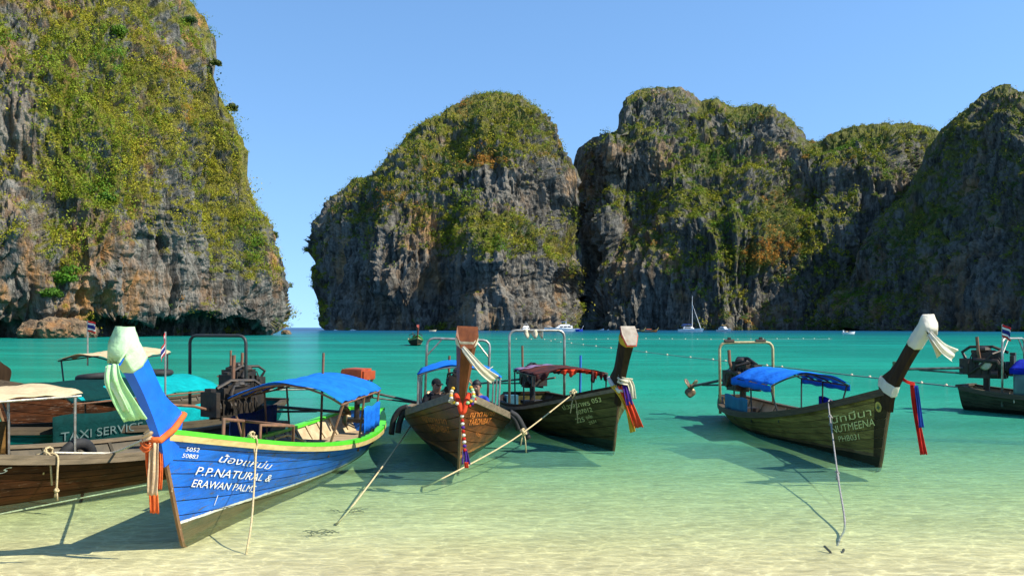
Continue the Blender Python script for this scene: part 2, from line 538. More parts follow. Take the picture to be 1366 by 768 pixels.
ys = np.concatenate([np.arange(-60, 4, 4.0), np.arange(4, 32, 0.35), np.arange(32, 160, 8), np.array([200, 400, 900, 2500, 9000.])])
xs = np.concatenate([np.array([-9000, -2000, -500, -200, -100, -60.]), np.arange(-40, 40.1, 0.8), np.array([60, 100, 200, 500, 2000, 9000.])])
gx, gy = np.meshgrid(xs, ys, indexing='ij')
gz = np.interp(gy, [a for a, _ in BED], [b for _, b in BED])
pp = np.stack([gx.ravel(), gy.ravel(), np.zeros(gx.size)], 1)
near = np.exp(-((gy.ravel() - 14) / 12) ** 2)
gz = gz.ravel() + near * (0.035 * fbm(pp * np.array([0.16, 0.4, 1]), 3) + 0.012 * fbm(pp * np.array([0.8, 1.9, 1]), 3))
nx_, ny_ = gx.shape
idx = np.arange(nx_ * ny_).reshape(nx_, ny_)
quads = np.stack([idx[:-1, :-1], idx[1:, :-1], idx[1:, 1:], idx[:-1, 1:]], -1).reshape(-1, 4)
sand = np_mesh('sand', np.stack([gx.ravel(), gy.ravel(), gz], 1), quads, sand_material())
tag(sand, 'pale sand of the beach and shallow sea bed', None, kind='structure')

# ------------------------------------------------------------------ sea
def water_material():
    m = bpy.data.materials.new('sea_water'); m.use_nodes = True
    t = m.node_tree; t.nodes.clear()
    out = t.nodes.new('ShaderNodeOutputMaterial')
    geo = t.nodes.new('ShaderNodeNewGeometry')
    sp = t.nodes.new('ShaderNodeSeparateXYZ'); t.links.new(geo.outputs['Position'], sp.inputs[0])
    # distance from the beach stands for depth: log scale 8 m .. 1000 m
    big = noise_node(t, geo.outputs['Position'], 0.045, 4, 0.55)
    yy = math_n(t, 'ADD', sp.outputs[1], math_n(t, 'MULTIPLY', math_n(t, 'SUBTRACT', big.outputs[0], 0.5), 8.0))
    yy = math_n(t, 'MAXIMUM', math_n(t, 'ADD', math_n(t, 'MULTIPLY', yy, 0.6), math_n(t, 'MULTIPLY', sp.outputs[1], 0.4)), 4.0)
    lg = math_n(t, 'DIVIDE', math_n(t, 'LOGARITHM', math_n(t, 'DIVIDE', yy, 6.0), math.e), math.log(1000 / 6.0))
    def L(y): return math.log(y / 6.0) / math.log(1000 / 6.0)
    fac = ramp(t, lg, [(L(7.4), 0.0), (L(9.5), 0.06), (L(12), 0.17), (L(15), 0.34), (L(19), 0.54), (L(25), 0.77), (L(38), 0.94), (L(60), 1.0)])
    body = ramp(t, lg, [(L(9), (0.36, 0.45, 0.25)), (L(14), (0.19, 0.42, 0.27)), (L(20), (0.06, 0.35, 0.225)), (L(32), (0.014, 0.265, 0.17)),
                        (L(80), (0.006, 0.21, 0.15)), (L(200), (0.004, 0.17, 0.14)), (L(300), (0.004, 0.13, 0.15)), (L(460), (0.006, 0.08, 0.15)), (L(950), (0.006, 0.05, 0.15))])
    # broad patches of lighter and darker water, drawn out along the shore
    mpb = t.nodes.new('ShaderNodeMapping'); mpb.inputs['Scale'].default_value = (0.012, 0.05, 1)
    t.links.new(geo.outputs['Position'], mpb.inputs[0])
    nb = noise_node(t, mpb.outputs[0], 1.0, 5, 0.6)
    fb = ramp(t, nb.outputs[0], [(0.3, 0.62), (0.7, 1.30)])
    bodyc = mixc(t, 1.0, body.outputs[0], fb.outputs[0], 'MULTIPLY')
    # ripples
    mp1 = t.nodes.new('ShaderNodeMapping'); mp1.inputs['Scale'].default_value = (0.9, 2.0, 1); mp1.inputs['Rotation'].default_value = (0, 0, R(8))
    t.links.new(geo.outputs['Position'], mp1.inputs[0])
    r1 = noise_node(t, mp1.outputs[0], 4.2, 5, 0.62, 0.5)
    r2 = noise_node(t, mp1.outputs[0], 0.55, 3, 0.5, 0.3)
    mp3 = t.nodes.new('ShaderNodeMapping'); mp3.inputs['Scale'].default_value = (0.10, 0.22, 1)
    t.links.new(geo.outputs['Position'], mp3.inputs[0])
    r3 = noise_node(t, mp3.outputs[0], 1.0, 4, 0.6)
    hsum = math_n(t, 'ADD', math_n(t, 'MULTIPLY', r1.outputs[0], 0.065), math_n(t, 'ADD', math_n(t, 'MULTIPLY', r2.outputs[0], 0.10), math_n(t, 'MULTIPLY', r3.outputs[0], 0.35)))
    bp = t.nodes.new('ShaderNodeBump'); bp.inputs['Strength'].default_value = 0.85; bp.inputs['Distance'].default_value = 1.0
    t.links.new(hsum, bp.inputs['Height'])
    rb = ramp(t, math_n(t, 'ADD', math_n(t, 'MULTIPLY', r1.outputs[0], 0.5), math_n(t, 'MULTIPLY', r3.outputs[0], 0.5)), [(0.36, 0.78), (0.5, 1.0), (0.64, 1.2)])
    bodyc = mixc(t, 1.0, bodyc, rb.outputs[0], 'MULTIPLY')  # light and dark of the ripple facets painted into the water colour
    dif = N(t, 'ShaderNodeBsdfDiffuse'); t.links.new(bodyc, dif.inputs[0]); t.links.new(bp.outputs[0], dif.inputs['Normal'])
    # clear water: tint carries a painted caustic net and ripple light
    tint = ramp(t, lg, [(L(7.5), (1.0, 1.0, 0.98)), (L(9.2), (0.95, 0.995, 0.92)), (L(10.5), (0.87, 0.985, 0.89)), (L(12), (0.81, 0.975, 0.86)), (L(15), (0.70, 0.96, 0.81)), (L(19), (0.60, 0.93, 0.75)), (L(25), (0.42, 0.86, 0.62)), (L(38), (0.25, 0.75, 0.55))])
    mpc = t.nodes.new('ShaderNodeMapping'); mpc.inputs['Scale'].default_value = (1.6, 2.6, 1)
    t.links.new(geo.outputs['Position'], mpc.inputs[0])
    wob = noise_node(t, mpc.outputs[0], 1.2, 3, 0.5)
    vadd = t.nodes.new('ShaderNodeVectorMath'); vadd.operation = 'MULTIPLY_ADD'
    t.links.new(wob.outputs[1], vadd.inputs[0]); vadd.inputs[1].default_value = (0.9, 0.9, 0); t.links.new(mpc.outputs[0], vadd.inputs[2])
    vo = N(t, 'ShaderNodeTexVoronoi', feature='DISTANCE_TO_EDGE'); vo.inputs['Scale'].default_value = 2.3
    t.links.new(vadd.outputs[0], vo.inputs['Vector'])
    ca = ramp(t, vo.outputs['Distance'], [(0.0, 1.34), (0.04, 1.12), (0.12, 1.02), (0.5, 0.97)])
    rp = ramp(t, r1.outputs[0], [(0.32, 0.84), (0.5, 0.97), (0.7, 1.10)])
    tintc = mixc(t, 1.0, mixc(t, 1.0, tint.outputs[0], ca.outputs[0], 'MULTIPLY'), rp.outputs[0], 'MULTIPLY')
    trp = N(t, 'ShaderNodeBsdfTransparent'); t.links.new(tintc, trp.inputs[0])
    mx = t.nodes.new('ShaderNodeMixShader')
    t.links.new(fac.outputs[0], mx.inputs[0]); t.links.new(trp.outputs[0], mx.inputs[1]); t.links.new(dif.outputs[0], mx.inputs[2])
    gl = N(t, 'ShaderNodeBsdfGlossy'); gl.inputs['Roughness'].default_value = 0.10; gl.inputs[0].default_value = (0.95, 0.97, 1, 1)
    t.links.new(bp.outputs[0], gl.inputs['Normal'])
    fr = N(t, 'ShaderNodeFresnel'); fr.inputs[0].default_value = 1.33
    t.links.new(bp.outputs[0], fr.inputs['Normal'])
    frs = math_n(t, 'MINIMUM', math_n(t, 'MULTIPLY', fr.outputs[0], 0.6), 0.28)
    mx2 = t.nodes.new('ShaderNodeMixShader')
    t.links.new(frs, mx2.inputs[0]); t.links.new(mx.outputs[0], mx2.inputs[1]); t.links.new(gl.outputs[0], mx2.inputs[2])
    t.links.new(mx2.outputs[0], out.inputs[0])
    return m

wy = np.concatenate([np.arange(6.5, 30, 0.5), np.arange(30, 120, 5), np.array([150, 200, 300, 500, 900, 2000, 5000, 9000.])])
wx = np.concatenate([np.array([-9000, -2000, -500, -200, -100, -60.]), np.arange(-40, 40.1, 2), np.array([60, 100, 200, 500, 2000, 9000.])])
gx, gy = np.meshgrid(wx, wy, indexing='ij')
nx_, ny_ = gx.shape
idx = np.arange(nx_ * ny_).reshape(nx_, ny_)
quads = np.stack([idx[:-1, :-1], idx[1:, :-1], idx[1:, 1:], idx[:-1, 1:]], -1).reshape(-1, 4)
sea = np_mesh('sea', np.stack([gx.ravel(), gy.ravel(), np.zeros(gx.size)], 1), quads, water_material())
tag(sea, 'clear shallow water turning turquoise offshore', None, kind='structure')

# ------------------------------------------------------------------ cliffs
def cliff_material(name, g1, g2, dark, orange, soil, scale=1.0):
    m, t, b, out = nodes_mat(name)
    geo = t.nodes.new('ShaderNodeNewGeometry')
    mp = t.nodes.new('ShaderNodeMapping'); mp.inputs['Scale'].default_value = (scale, scale, scale * 0.22)
    t.links.new(geo.outputs['Position'], mp.inputs[0])
    ms = t.nodes.new('ShaderNodeMapping'); ms.inputs['Scale'].default_value = (scale, scale, scale)
    t.links.new(geo.outputs['Position'], ms.inputs[0])
    n1 = noise_node(t, mp.outputs[0], 0.16, 7, 0.65, 0.4)
    n2 = noise_node(t, mp.outputs[0], 0.5, 6, 0.7)
    n3 = noise_node(t, ms.outputs[0], 0.055, 5, 0.6)
    n4 = noise_node(t, ms.outputs[0], 0.9, 5, 0.7)
    c = mixc(t, ramp(t, n1.outputs[0], [(0.3, 0.0), (0.7, 1.0)]).outputs[0], g1, g2)
    c = mixc(t, ramp(t, n2.outputs[0], [(0.42, 0.0), (0.60, 0.9)]).outputs[0], c, dark)
    of = math_n(t, 'MULTIPLY', ramp(t, n3.outputs[0], [(0.52, 0.0), (0.62, 1.0)]).outputs[0], ramp(t, n1.outputs[0], [(0.42, 0.0), (0.6, 0.9)]).outputs[0])
    at = N(t, 'ShaderNodeAttribute', attribute_name='stain')
    of = math_n(t, 'ADD', of, math_n(t, 'MULTIPLY', at.outputs['Fac'], ramp(t, n2.outputs[0], [(0.35, 0.3), (0.6, 1.0)]).outputs[0]), True)
    c = mixc(t, of, c, orange)
    av = N(t, 'ShaderNodeAttribute', attribute_name='veg')
    sc_ = mixc(t, n4.outputs[0], soil, tuple(x * 0.55 for x in soil))
    c = mixc(t, av.outputs['Fac'], c, sc_)
    t.links.new(c, b.inputs['Base Color'])
    b.inputs['Roughness'].default_value = 0.92
    b.inputs['Specular IOR Level'].default_value = 0.15
    h = math_n(t, 'ADD', math_n(t, 'MULTIPLY', n2.outputs[0], 1.0), math_n(t, 'MULTIPLY', n4.outputs[0], 0.5))
    bump(t, b, h, 1.0, 2.4 / scale)
    return m

def rbf(pts, Q, c=14.0):
    P = np.array([p[:2] for p in pts], float); V = np.array([p[2] for p in pts], float)
    n = len(P)
    D = np.sqrt(((P[:, None] - P[None]) ** 2).sum(-1) + c * c)
    A = np.zeros((n + 3, n + 3)); A[:n, :n] = D; A[:n, n] = 1; A[:n, n + 1:] = P; A[n, :n] = 1; A[n + 1:, :n] = P.T
    sol = np.linalg.solve(A, np.concatenate([V, [0, 0, 0]]))
    out = np.zeros(len(Q))
    for i in range(n):
        out += sol[i] * np.sqrt(((Q - P[i]) ** 2).sum(1) + c * c)
    return out + sol[n] + Q @ sol[n + 1:]

def smooth(a, lo, hi):
    x = np.clip((a - lo) / (hi - lo), 0, 1)
    return x * x * (3 - 2 * x)

def blobs(Q, lst):
    r = np.zeros(len(Q))
    for cx, cy, rx, ry, wt in lst:
        d = ((Q[:, 0] - cx) / rx) ** 2 + ((Q[:, 1] - cy) / ry) ** 2
        r += wt * np.exp(-d)
    return r

def leaf_cloud(name, C, S, COLR, mat, nq, leaf, flat=0.75, seed=3):
    """bushes: for each centre a shell of small leaf quads. C (n,3) S (n,) COLR (n,3)"""
    rg = np.random.default_rng(seed)
    n = len(C)
    d = rg.normal(size=(n, nq, 3)); d /= np.linalg.norm(d, axis=2, keepdims=True)
    rad = rg.uniform(0.45, 1.0, (n, nq, 1)) ** 0.5
    lob = 1 + 0.35 * np.sin(d[..., :1] * 5 + rg.uniform(0, 6, (n, 1, 1))) * np.cos(d[..., 1:2] * 4 + rg.uniform(0, 6, (n, 1, 1)))
    pos = C[:, None] + d * rad * lob * S[:, None, None] * np.array([1, 1, flat])
    nrm = d + rg.normal(size=d.shape) * 0.28 + np.array([0, 0, 0.25])
    nrm /= np.linalg.norm(nrm, axis=2, keepdims=True)
    a = np.cross(nrm, rg.normal(size=d.shape)); a /= np.linalg.norm(a, axis=2, keepdims=True)
    b2 = np.cross(nrm, a)
    sz = leaf * rg.uniform(0.6, 1.35, (n, nq, 1)) * np.sqrt(S / S.mean())[:, None, None]
    a = a * sz; b2 = b2 * sz * rg.uniform(0.45, 0.8, (n, nq, 1))
    V = np.stack([pos - a, pos - b2, pos + a, pos + b2], 2).reshape(-1, 3)
    Fq = np.arange(len(V)).reshape(-1, 4)
    cc = np.repeat(COLR[:, None], nq, 1) * rg.uniform(0.84, 1.2, (n, nq, 1))
    cc = np.repeat(cc.reshape(-1, 3), 4, 0)
    return np_mesh(name, V, Fq, mat, {'tint': np.clip(cc, 0, 1)}, smooth=False)

def leaf_material(name='leaves'):
    if name in _M: return _M[name]
    m, t, b, out = nodes_mat(name)
    at = N(t, 'ShaderNodeAttribute', attribute_name='tint')
    t.links.new(at.outputs['Color'], b.inputs['Base Color'])
    b.inputs['Roughness'].default_value = 0.7; b.inputs['Specular IOR Level'].default_value = 0.2
    tr = N(t, 'ShaderNodeBsdfTranslucent'); t.links.new(at.outputs['Color'], tr.inputs[0])
    mx = N(t, 'ShaderNodeMixShader', i_0=0.25)
    t.links.new(b.outputs[0], mx.inputs[1]); t.links.new(tr.outputs[0], mx.inputs[2]); t.links.new(mx.outputs[0], out.inputs[0])
    _M[name] = m
    return m

def cliff(name, x0, x1, step, nv, top, low, ctrl, mat, amp, veg_b, stain_b, rnd, seed, undercut=None, low_default=None, flute=1.0, vth=0.14):
    """rock mass: its outline and control distances come from directions in the photograph plus metres"""
    us = np.arange(x0, x1 + 0.1, step); nu = len(us)
    tp = np.interp(us, [p[0] for p in top], [p[1] for p in top])
    if low: lo_ = np.interp(us, [p[0] for p in low], [p[1] for p in low])
    else: lo_ = np.full(nu, low_default)
    vv = np.linspace(0, 1, nv)
    PX = np.repeat(us[:, None], nv, 1); PY = lo_[:, None] + (tp - lo_)[:, None] * vv[None]
    Q = np.stack([PX.ravel(), PY.ravel()], 1)
    Y = rbf(ctrl, Q)
    # the mass turns away at its outline
    dt = (PY - tp[:, None]).ravel()
    W, A = rnd
    Y = Y + A * (1 - smooth(dt, 0, W)) ** 2
    if undercut:
        ua, ub, upy, ud = undercut(Q)
        Y = Y + ud * smooth(Q[:, 1], upy - 3, upy + 9) * ua
    P = np.stack([(Q[:, 0] - CX) / F_PX * Y, Y, EYE + (CY - Q[:, 1]) / F_PX * Y], 1)
    G = P.reshape(nu, nv, 3)
    def normals(G):
        du = np.gradient(G, axis=0); dv = np.gradient(G, axis=1)
        n = np.cross(du, dv); l = np.linalg.norm(n, axis=2, keepdims=True)
        return n / np.maximum(l, 1e-9)
    nrm = normals(G).reshape(-1, 3)
    if nrm[:, 1].mean() > 0: nrm = -nrm
    off = np.array([seed * 13.7, seed * 7.1, seed * 3.3])
    s = amp
    wv = fbm(P / (60 * s) + off, 3)
    wp = P + wv[:, None] * np.array([6, 6, 3]) * s
    d = 9 * s * fbm(wp / (55 * s) + off, 3)
    d += flute * 8.0 * s * ridged(wp / np.array([30 * s, 30 * s, 120 * s]) + off, 2)
    d += flute * 4.8 * s * ridged(wp / np.array([8 * s, 8 * s, 46 * s]) + off, 3)
    d -= flute * 4.0 * s * np.maximum(0, ridged(wp / np.array([5.5 * s, 5.5 * s, 34 * s]) + off + 7, 2)) ** 2
    d += 1.3 * s * ridged(wp / np.array([2.8 * s, 2.8 * s, 9 * s]) + off, 2)
    d += 1.5 * s * fbm(wp / np.array([26 * s, 26 * s, 3.4 * s]) + off, 2)
    d += 0.8 * s * fbm(P / (1.7 * s) + off, 2)
    edge = 0.35 + 0.65 * smooth(dt, 0, 14)
    d = (d - np.percentile(d, 60)) * edge
    P2 = P + nrm * d[:, None]
    G2 = P2.reshape(nu, nv, 3)
    n2 = normals(G2).reshape(-1, 3)
    if n2[:, 1].mean() > 0: n2 = -n2
    # broad slope: where plants can hold
    Gs = (P + nrm * (d * 0.55)[:, None]).reshape(nu, nv, 3)
    ns = normals(Gs).reshape(-1, 3)
    if ns[:, 1].mean() > 0: ns = -ns
    vegv = 0.9 * n2[:, 2] + 0.35 * ns[:, 2] + blobs(Q, veg_b) + 0.6 * fbm(P2 / (24 * s) + off + 50, 4) + 0.6 * fbm(P2 / (8 * s) + off + 90, 3)
    veg = smooth(vegv, vth, vth + 0.36)
    stain = np.clip(blobs(Q, stain_b), 0, 1) * smooth(fbm(P2 / (12 * s) + off + 30, 4), -0.25, 0.3)
    # close the back so that the mass has depth
    V = [P2]
    idx = np.arange(nu * nv).reshape(nu, nv)
    quads = [np.stack([idx[:-1, :-1], idx[1:, :-1], idx[1:, 1:], idx[:-1, 1:]], -1).reshape(-1, 4)]
    ring = np.concatenate([idx[0, :], idx[:, -1][1:], idx[-1, ::-1][1:]])
    Rg = P2[ring]
    cen = P2.mean(0)
    rad = Rg * np.array([1, 1, 0]); rad /= np.linalg.norm(rad, axis=1, keepdims=True)
    inw = (cen - Rg) * np.array([1, 0, 0.6])
    b1 = Rg + rad * (25 * s + 8) + inw * 0.22; b2 = Rg + rad * (80 * s + 30) + inw * 0.35; b3 = Rg + rad * (130 * s + 40) + inw * 0.6
    b3[:, 2] = -2
    base = nu * nv; m = len(ring)
    prev = ring
    for k, bb in enumerate((b1, b2, b3)):
        cur = base + k * m + np.arange(m)
        quads.append(np.stack([prev[:-1], prev[1:], cur[1:], cur[:-1]], -1)); V.append(bb); prev = cur
    Vall = np.concatenate(V)
    ext = len(Vall) - nu * nv
    o = np_mesh(name, Vall, np.concatenate(quads), mat, {'veg': np.concatenate([veg * 0.9, np.full(ext, 0.8)]), 'stain': np.concatenate([stain, np.zeros(ext)])}, smooth=False)
    o['kind'] = 'structure'
    return o, Q, P2, n2, veg, vegv

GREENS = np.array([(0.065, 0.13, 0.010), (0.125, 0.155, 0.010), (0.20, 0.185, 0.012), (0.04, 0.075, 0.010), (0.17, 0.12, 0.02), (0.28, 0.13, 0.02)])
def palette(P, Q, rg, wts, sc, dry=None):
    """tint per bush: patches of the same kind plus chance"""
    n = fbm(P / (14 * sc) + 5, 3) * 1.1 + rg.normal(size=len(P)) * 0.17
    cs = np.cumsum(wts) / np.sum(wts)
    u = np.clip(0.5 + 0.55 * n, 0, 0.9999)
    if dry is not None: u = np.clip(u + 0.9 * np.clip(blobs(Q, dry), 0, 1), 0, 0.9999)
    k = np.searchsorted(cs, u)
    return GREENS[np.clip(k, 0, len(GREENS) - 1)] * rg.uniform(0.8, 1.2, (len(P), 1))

def plants(name, data, n, size, nq, leaf, wts, sc, label, seed, dry=None, gain=1.0, lift=0.2):
    o, Q, P, nrm, veg, vegv = data
    rg = np.random.default_rng(seed)
    p = veg ** 1.3 + 0.004
    # same number of plants for each square metre
    p = p / p.sum()
    i = rg.choice(len(P), n, p=p)
    S = size * np.exp(rg.normal(size=n) * 0.52)
    C = P[i] + nrm[i] * (S * lift)[:, None] + rg.normal(size=(n, 3)) * 0.2 * size
    tint = palette(P[i], Q[i], rg, wts, sc, dry) * gain
    v = leaf_cloud(name, C, S, tint, leaf_material(), nq, leaf, seed=seed)
    tag(v, label, 'vegetation', kind='stuff')
    return v

# the near cliff on the left shore
L_top = [(-330, -360), (-120, -330), (40, -230), (120, -150), (190, -80), (238, -20), (252, 2), (266, 22), (283, 42), (289, 75), (290, 100), (297, 130), (306, 152), (314, 190), (319, 240), (334, 275), (352, 302), (362, 332), (368, 362), (377, 387), (386, 407), (390, 420)]
L_low = [(-330, 470), (0, 453.5), (200, 450.5), (330, 448.5), (352, 447.5), (368, 444), (380, 438), (387, 430), (390, 421)]
L_ctrl = [(-330, 440, 150), (-330, 100, 170), (-330, -300, 230), (0, 445, 190), (0, 250, 197), (0, 60, 212), (0, -150, 250), (28, 300, 186), (62, 300, 200), (110, 420, 203), (150, 330, 204), (120, 150, 212),
          (200, 430, 222), (200, 330, 222), (190, 220, 222), (150, 20, 232), (240, 120, 240), (235, 270, 226), (262, 330, 233), (300, 430, 242), (300, 330, 244), (285, 200, 250), (350, 430, 256), (345, 360, 262), (388, 422, 276), (250, 10, 262), (100, -180, 275)]
def L_under(Q):
    a = smooth(Q[:, 0], 112, 145) * (1 - smooth(Q[:, 0], 330, 385)) + 0.5 * (1 - smooth(Q[:, 0], -40, 42)) * smooth(Q[:, 0], -80, -40)
    py = 424 + 5 * np.sin(Q[:, 0] * 0.11) + 4 * np.sin(Q[:, 0] * 0.037 + 1) + 5 * (Q[:, 0] < 125)
    return a, 0, py, 17.0
L_veg = [(120, 180, 120, 150, 0.55), (300, 250, 60, 130, 0.45), (190, 60, 70, 90, 0.4), (90, 370, 42, 60, 0.5), (20, 230, 34, 230, -0.65), (225, 240, 34, 60, -0.5), (200, 395, 150, 42, -0.75), (350, 415, 60, 26, -1.0), (150, 20, 28, 26, -0.5), (225, 40, 25, 50, -0.35), (60, 440, 80, 18, -0.8), (190, 360, 34, 34, -0.35), (260, 335, 22, 45, -0.35), (-150, 100, 130, 300, 0.35)]
L_stain = [(102, 40, 10, 22, 1.0), (10, 380, 34, 60, 0.75), (25, 250, 30, 100, 0.55), (210, 390, 140, 26, 0.5), (380, 425, 14, 16, 0.8), (90, 435, 60, 14, 0.9), (60, 20, 40, 30, 0.4), (160, 300, 60, 40, 0.35)]
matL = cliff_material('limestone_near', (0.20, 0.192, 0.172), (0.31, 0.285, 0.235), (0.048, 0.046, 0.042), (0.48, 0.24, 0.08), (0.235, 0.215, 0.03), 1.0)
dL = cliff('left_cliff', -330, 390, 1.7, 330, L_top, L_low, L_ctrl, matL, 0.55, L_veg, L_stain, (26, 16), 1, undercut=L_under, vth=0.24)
dL[0]['label'] = 'sunlit limestone cliff with undercut foot and dense shrubs'
plants('cliff_shrubs', dL, 8500, 1.15, 64, 0.16, [2.3, 3.4, 3.6, 0.9, 1.0, 0.35], 1.0, 'olive and green shrubs covering the sunlit near cliff', 21, dry=[(200, 395, 130, 22, 0.35), (120, 130, 80, 70, 0.10)], gain=1.45)

# the rounded middle rock
M_top = [(411, 332), (414, 312), (420, 300), (432, 285), (441, 262), (455, 250), (470, 236), (492, 238), (505, 228), (520, 212), (535, 198), (548, 183), (565, 168), (580, 155), (600, 142), (625, 130), (650, 126), (672, 124), (690, 128), (708, 137), (725, 150), (738, 168), (748, 190), (755, 215), (760, 250), (766, 290), (772, 330), (776, 365), (778, 400)]
M_low = [(411, 334), (412, 352), (416, 380), (421, 410), (428, 436), (434, 440.8), (600, 441), (740, 441), (770, 440), (776, 425), (778, 402)]
M_ctrl = [(412, 335, 790), (430, 420, 730), (440, 300, 770), (470, 260, 760), (470, 350, 722), (500, 430, 690), (522, 300, 690), (528, 380, 660), (545, 250, 712), (560, 330, 680), (560, 430, 662), (590, 390, 686), (590, 430, 676), (598, 330, 690), (600, 230, 722), (560, 190, 765),
          (630, 425, 628), (645, 350, 632), (650, 318, 640), (640, 296, 676), (640, 260, 702), (650, 215, 708), (650, 160, 752), (700, 425, 640), (700, 350, 650), (715, 322, 662), (705, 280, 704), (700, 225, 708), (700, 160, 755), (745, 425, 676), (750, 350, 690), (745, 260, 735), (735, 195, 765), (776, 400, 760), (765, 300, 775), (670, 130, 800), (600, 148, 800)]
M_veg = [(650, 165, 90, 40, 0.55), (520, 260, 40, 50, 0.25), (590, 250, 40, 50, 0.3), (690, 315, 60, 16, 0.75), (745, 335, 30, 30, 0.5), (600, 325, 35, 22, 0.55), (650, 250, 80, 24, -0.75), (480, 390, 70, 60, -0.8), (640, 390, 110, 50, -1.0), (560, 370, 40, 60, -0.5), (440, 320, 30, 40, -0.2), (750, 410, 30, 40, -0.6)]
M_stain = [(640, 410, 50, 30, 0.7), (525, 390, 18, 40, 0.5), (470, 400, 40, 30, 0.25), (700, 260, 30, 30, 0.25), (440, 300, 20, 30, 0.25)]
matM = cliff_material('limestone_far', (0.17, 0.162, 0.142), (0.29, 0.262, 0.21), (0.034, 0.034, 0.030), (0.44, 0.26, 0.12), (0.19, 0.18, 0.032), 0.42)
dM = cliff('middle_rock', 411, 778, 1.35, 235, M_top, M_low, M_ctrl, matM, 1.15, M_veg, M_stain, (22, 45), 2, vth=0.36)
dM[0]['label'] = 'rounded limestone rock rising from the sea'
plants('rock_shrubs', dM, 6000, 1.8, 36, 0.40, [3.0, 3.0, 2.2, 2.4, 1.0, 0.6], 2.4, 'green and golden shrubs on the rounded middle rock', 22, dry=[(600, 145, 25, 14, 0.6), (655, 215, 40, 14, 0.5), (735, 190, 14, 26, 0.45), (500, 270, 30, 24, 0.3), (690, 312, 40, 8, 0.25)], gain=1.4)

# the massif on the right
R_top = [(752, 330), (762, 224), (768, 205), (776, 192), (790, 182), (806, 178), (822, 172), (826, 152), (832, 138), (838, 126), (855, 118), (875, 112), (900, 115), (918, 122), (935, 134), (955, 131), (975, 141), (992, 141), (1010, 138), (1030, 143), (1050, 155), (1066, 172), (1078, 186), (1098, 188), (1106, 176), (1120, 171), (1150, 164), (1175, 161), (1200, 164), (1225, 167), (1250, 176), (1300, 185), (1420, 190)]
R_ctrl = [(752, 430, 860), (765, 300, 850), (775, 210, 860), (800, 430, 742), (805, 300, 760), (808, 200, 790), (835, 300, 792), (850, 430, 735), (880, 330, 742), (860, 240, 790), (880, 180, 800), (880, 125, 830), (920, 430, 705), (930, 330, 722), (930, 240, 770), (935, 160, 845), (975, 330, 716), (985, 260, 742), (1000, 200, 790), (1010, 145, 830), (1000, 430, 690), (1010, 300, 718), (1060, 300, 762), (1090, 270, 790), (1060, 200, 810), (1040, 370, 716), (1060, 430, 700),
          (1125, 300, 735), (1120, 220, 775), (1105, 180, 820), (1165, 300, 756), (1175, 200, 775), (1200, 170, 800), (1210, 250, 782), (1250, 300, 830), (1250, 190, 850), (1100, 430, 690), (1200, 430, 740), (1400, 430, 800), (1400, 200, 870)]
R_veg = [(1030, 290, 40, 50, 0.7), (880, 270, 70, 22, 0.5), (1050, 345, 60, 26, 0.55), (970, 350, 40, 30, 0.35), (1160, 180, 70, 18, 0.55), (950, 200, 40, 50, 0.35), (900, 360, 40, 30, 0.25), (880, 140, 40, 26, -0.35), (790, 280, 24, 110, -0.6), (850, 400, 90, 40, -0.6), (1010, 170, 50, 26, -0.3), (1200, 260, 50, 60, -0.3), (1020, 415, 90, 24, -0.4), (1000, 250, 14, 40, -0.4)]
R_stain = [(1040, 410, 40, 22, 0.6), (890, 130, 20, 16, 0.25), (960, 420, 20, 14, 0.35), (1190, 230, 30, 40, 0.2)]
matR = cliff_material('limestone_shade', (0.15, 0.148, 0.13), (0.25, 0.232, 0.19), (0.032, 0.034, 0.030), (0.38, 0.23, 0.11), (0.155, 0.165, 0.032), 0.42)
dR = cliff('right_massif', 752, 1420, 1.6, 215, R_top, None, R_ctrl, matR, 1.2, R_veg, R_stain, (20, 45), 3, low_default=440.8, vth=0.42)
dR[0]['label'] = 'craggy limestone massif with wooded ledges'
plants('massif_shrubs', dR, 8500, 1.9, 34, 0.42, [3.0, 2.6, 1.8, 3.0, 0.8, 0.5], 2.6, 'green shrubs and dry grass on the craggy right massif', 23, dry=[(1010, 330, 34, 22, 0.8), (1025, 270, 20, 30, 0.35), (905, 262, 40, 12, 0.35), (1060, 225, 30, 8, 0.3)], gain=1.45)

# the dark headland at the right edge, nearer than the massif
H_top = [(1070, 425), (1095, 400), (1130, 372), (1142, 345), (1152, 318), (1165, 290), (1185, 272), (1203, 262), (1212, 245), (1225, 220), (1238, 200), (1252, 178), (1270, 160), (1288, 148), (1300, 135), (1312, 124), (1322, 119), (1340, 112), (1348, 118), (1366, 124), (1420, 100), (1500, 90), (1640, 110)]
H_ctrl = [(1075, 430, 690), (1130, 430, 655), (1130, 385, 675), (1180, 430, 620), (1170, 330, 660), (1220, 430, 590), (1215, 300, 640), (1250, 200, 680), (1260, 330, 600), (1270, 430, 560), (1300, 300, 585), (1300, 180, 640), (1310, 430, 540), (1340, 330, 545), (1350, 200, 590), (1345, 130, 640), (1366, 430, 510), (1400, 300, 520), (1420, 150, 590), (1640, 430, 420), (1640, 150, 500), (1500, 300, 480)]
H_veg = [(1230, 300, 40, 80, 0.35), (1290, 180, 40, 40, 0.35), (1210, 390, 60, 30, 0.25), (1330, 180, 20, 40, -0.4), (1320, 350, 40, 70, -0.55), (1250, 410, 120, 22, -0.4)]
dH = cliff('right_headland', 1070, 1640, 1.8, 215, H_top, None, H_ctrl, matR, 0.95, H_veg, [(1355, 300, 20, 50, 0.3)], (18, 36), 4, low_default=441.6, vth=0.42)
dH[0]['label'] = 'dark limestone headland in shade'
plants('headland_shrubs', dH, 4500, 1.5, 30, 0.36, [3.0, 2.0, 1.2, 4.0, 0.6, 0.2], 2.0, 'dark green shrubs on the shaded right headland', 24, gain=1.35)

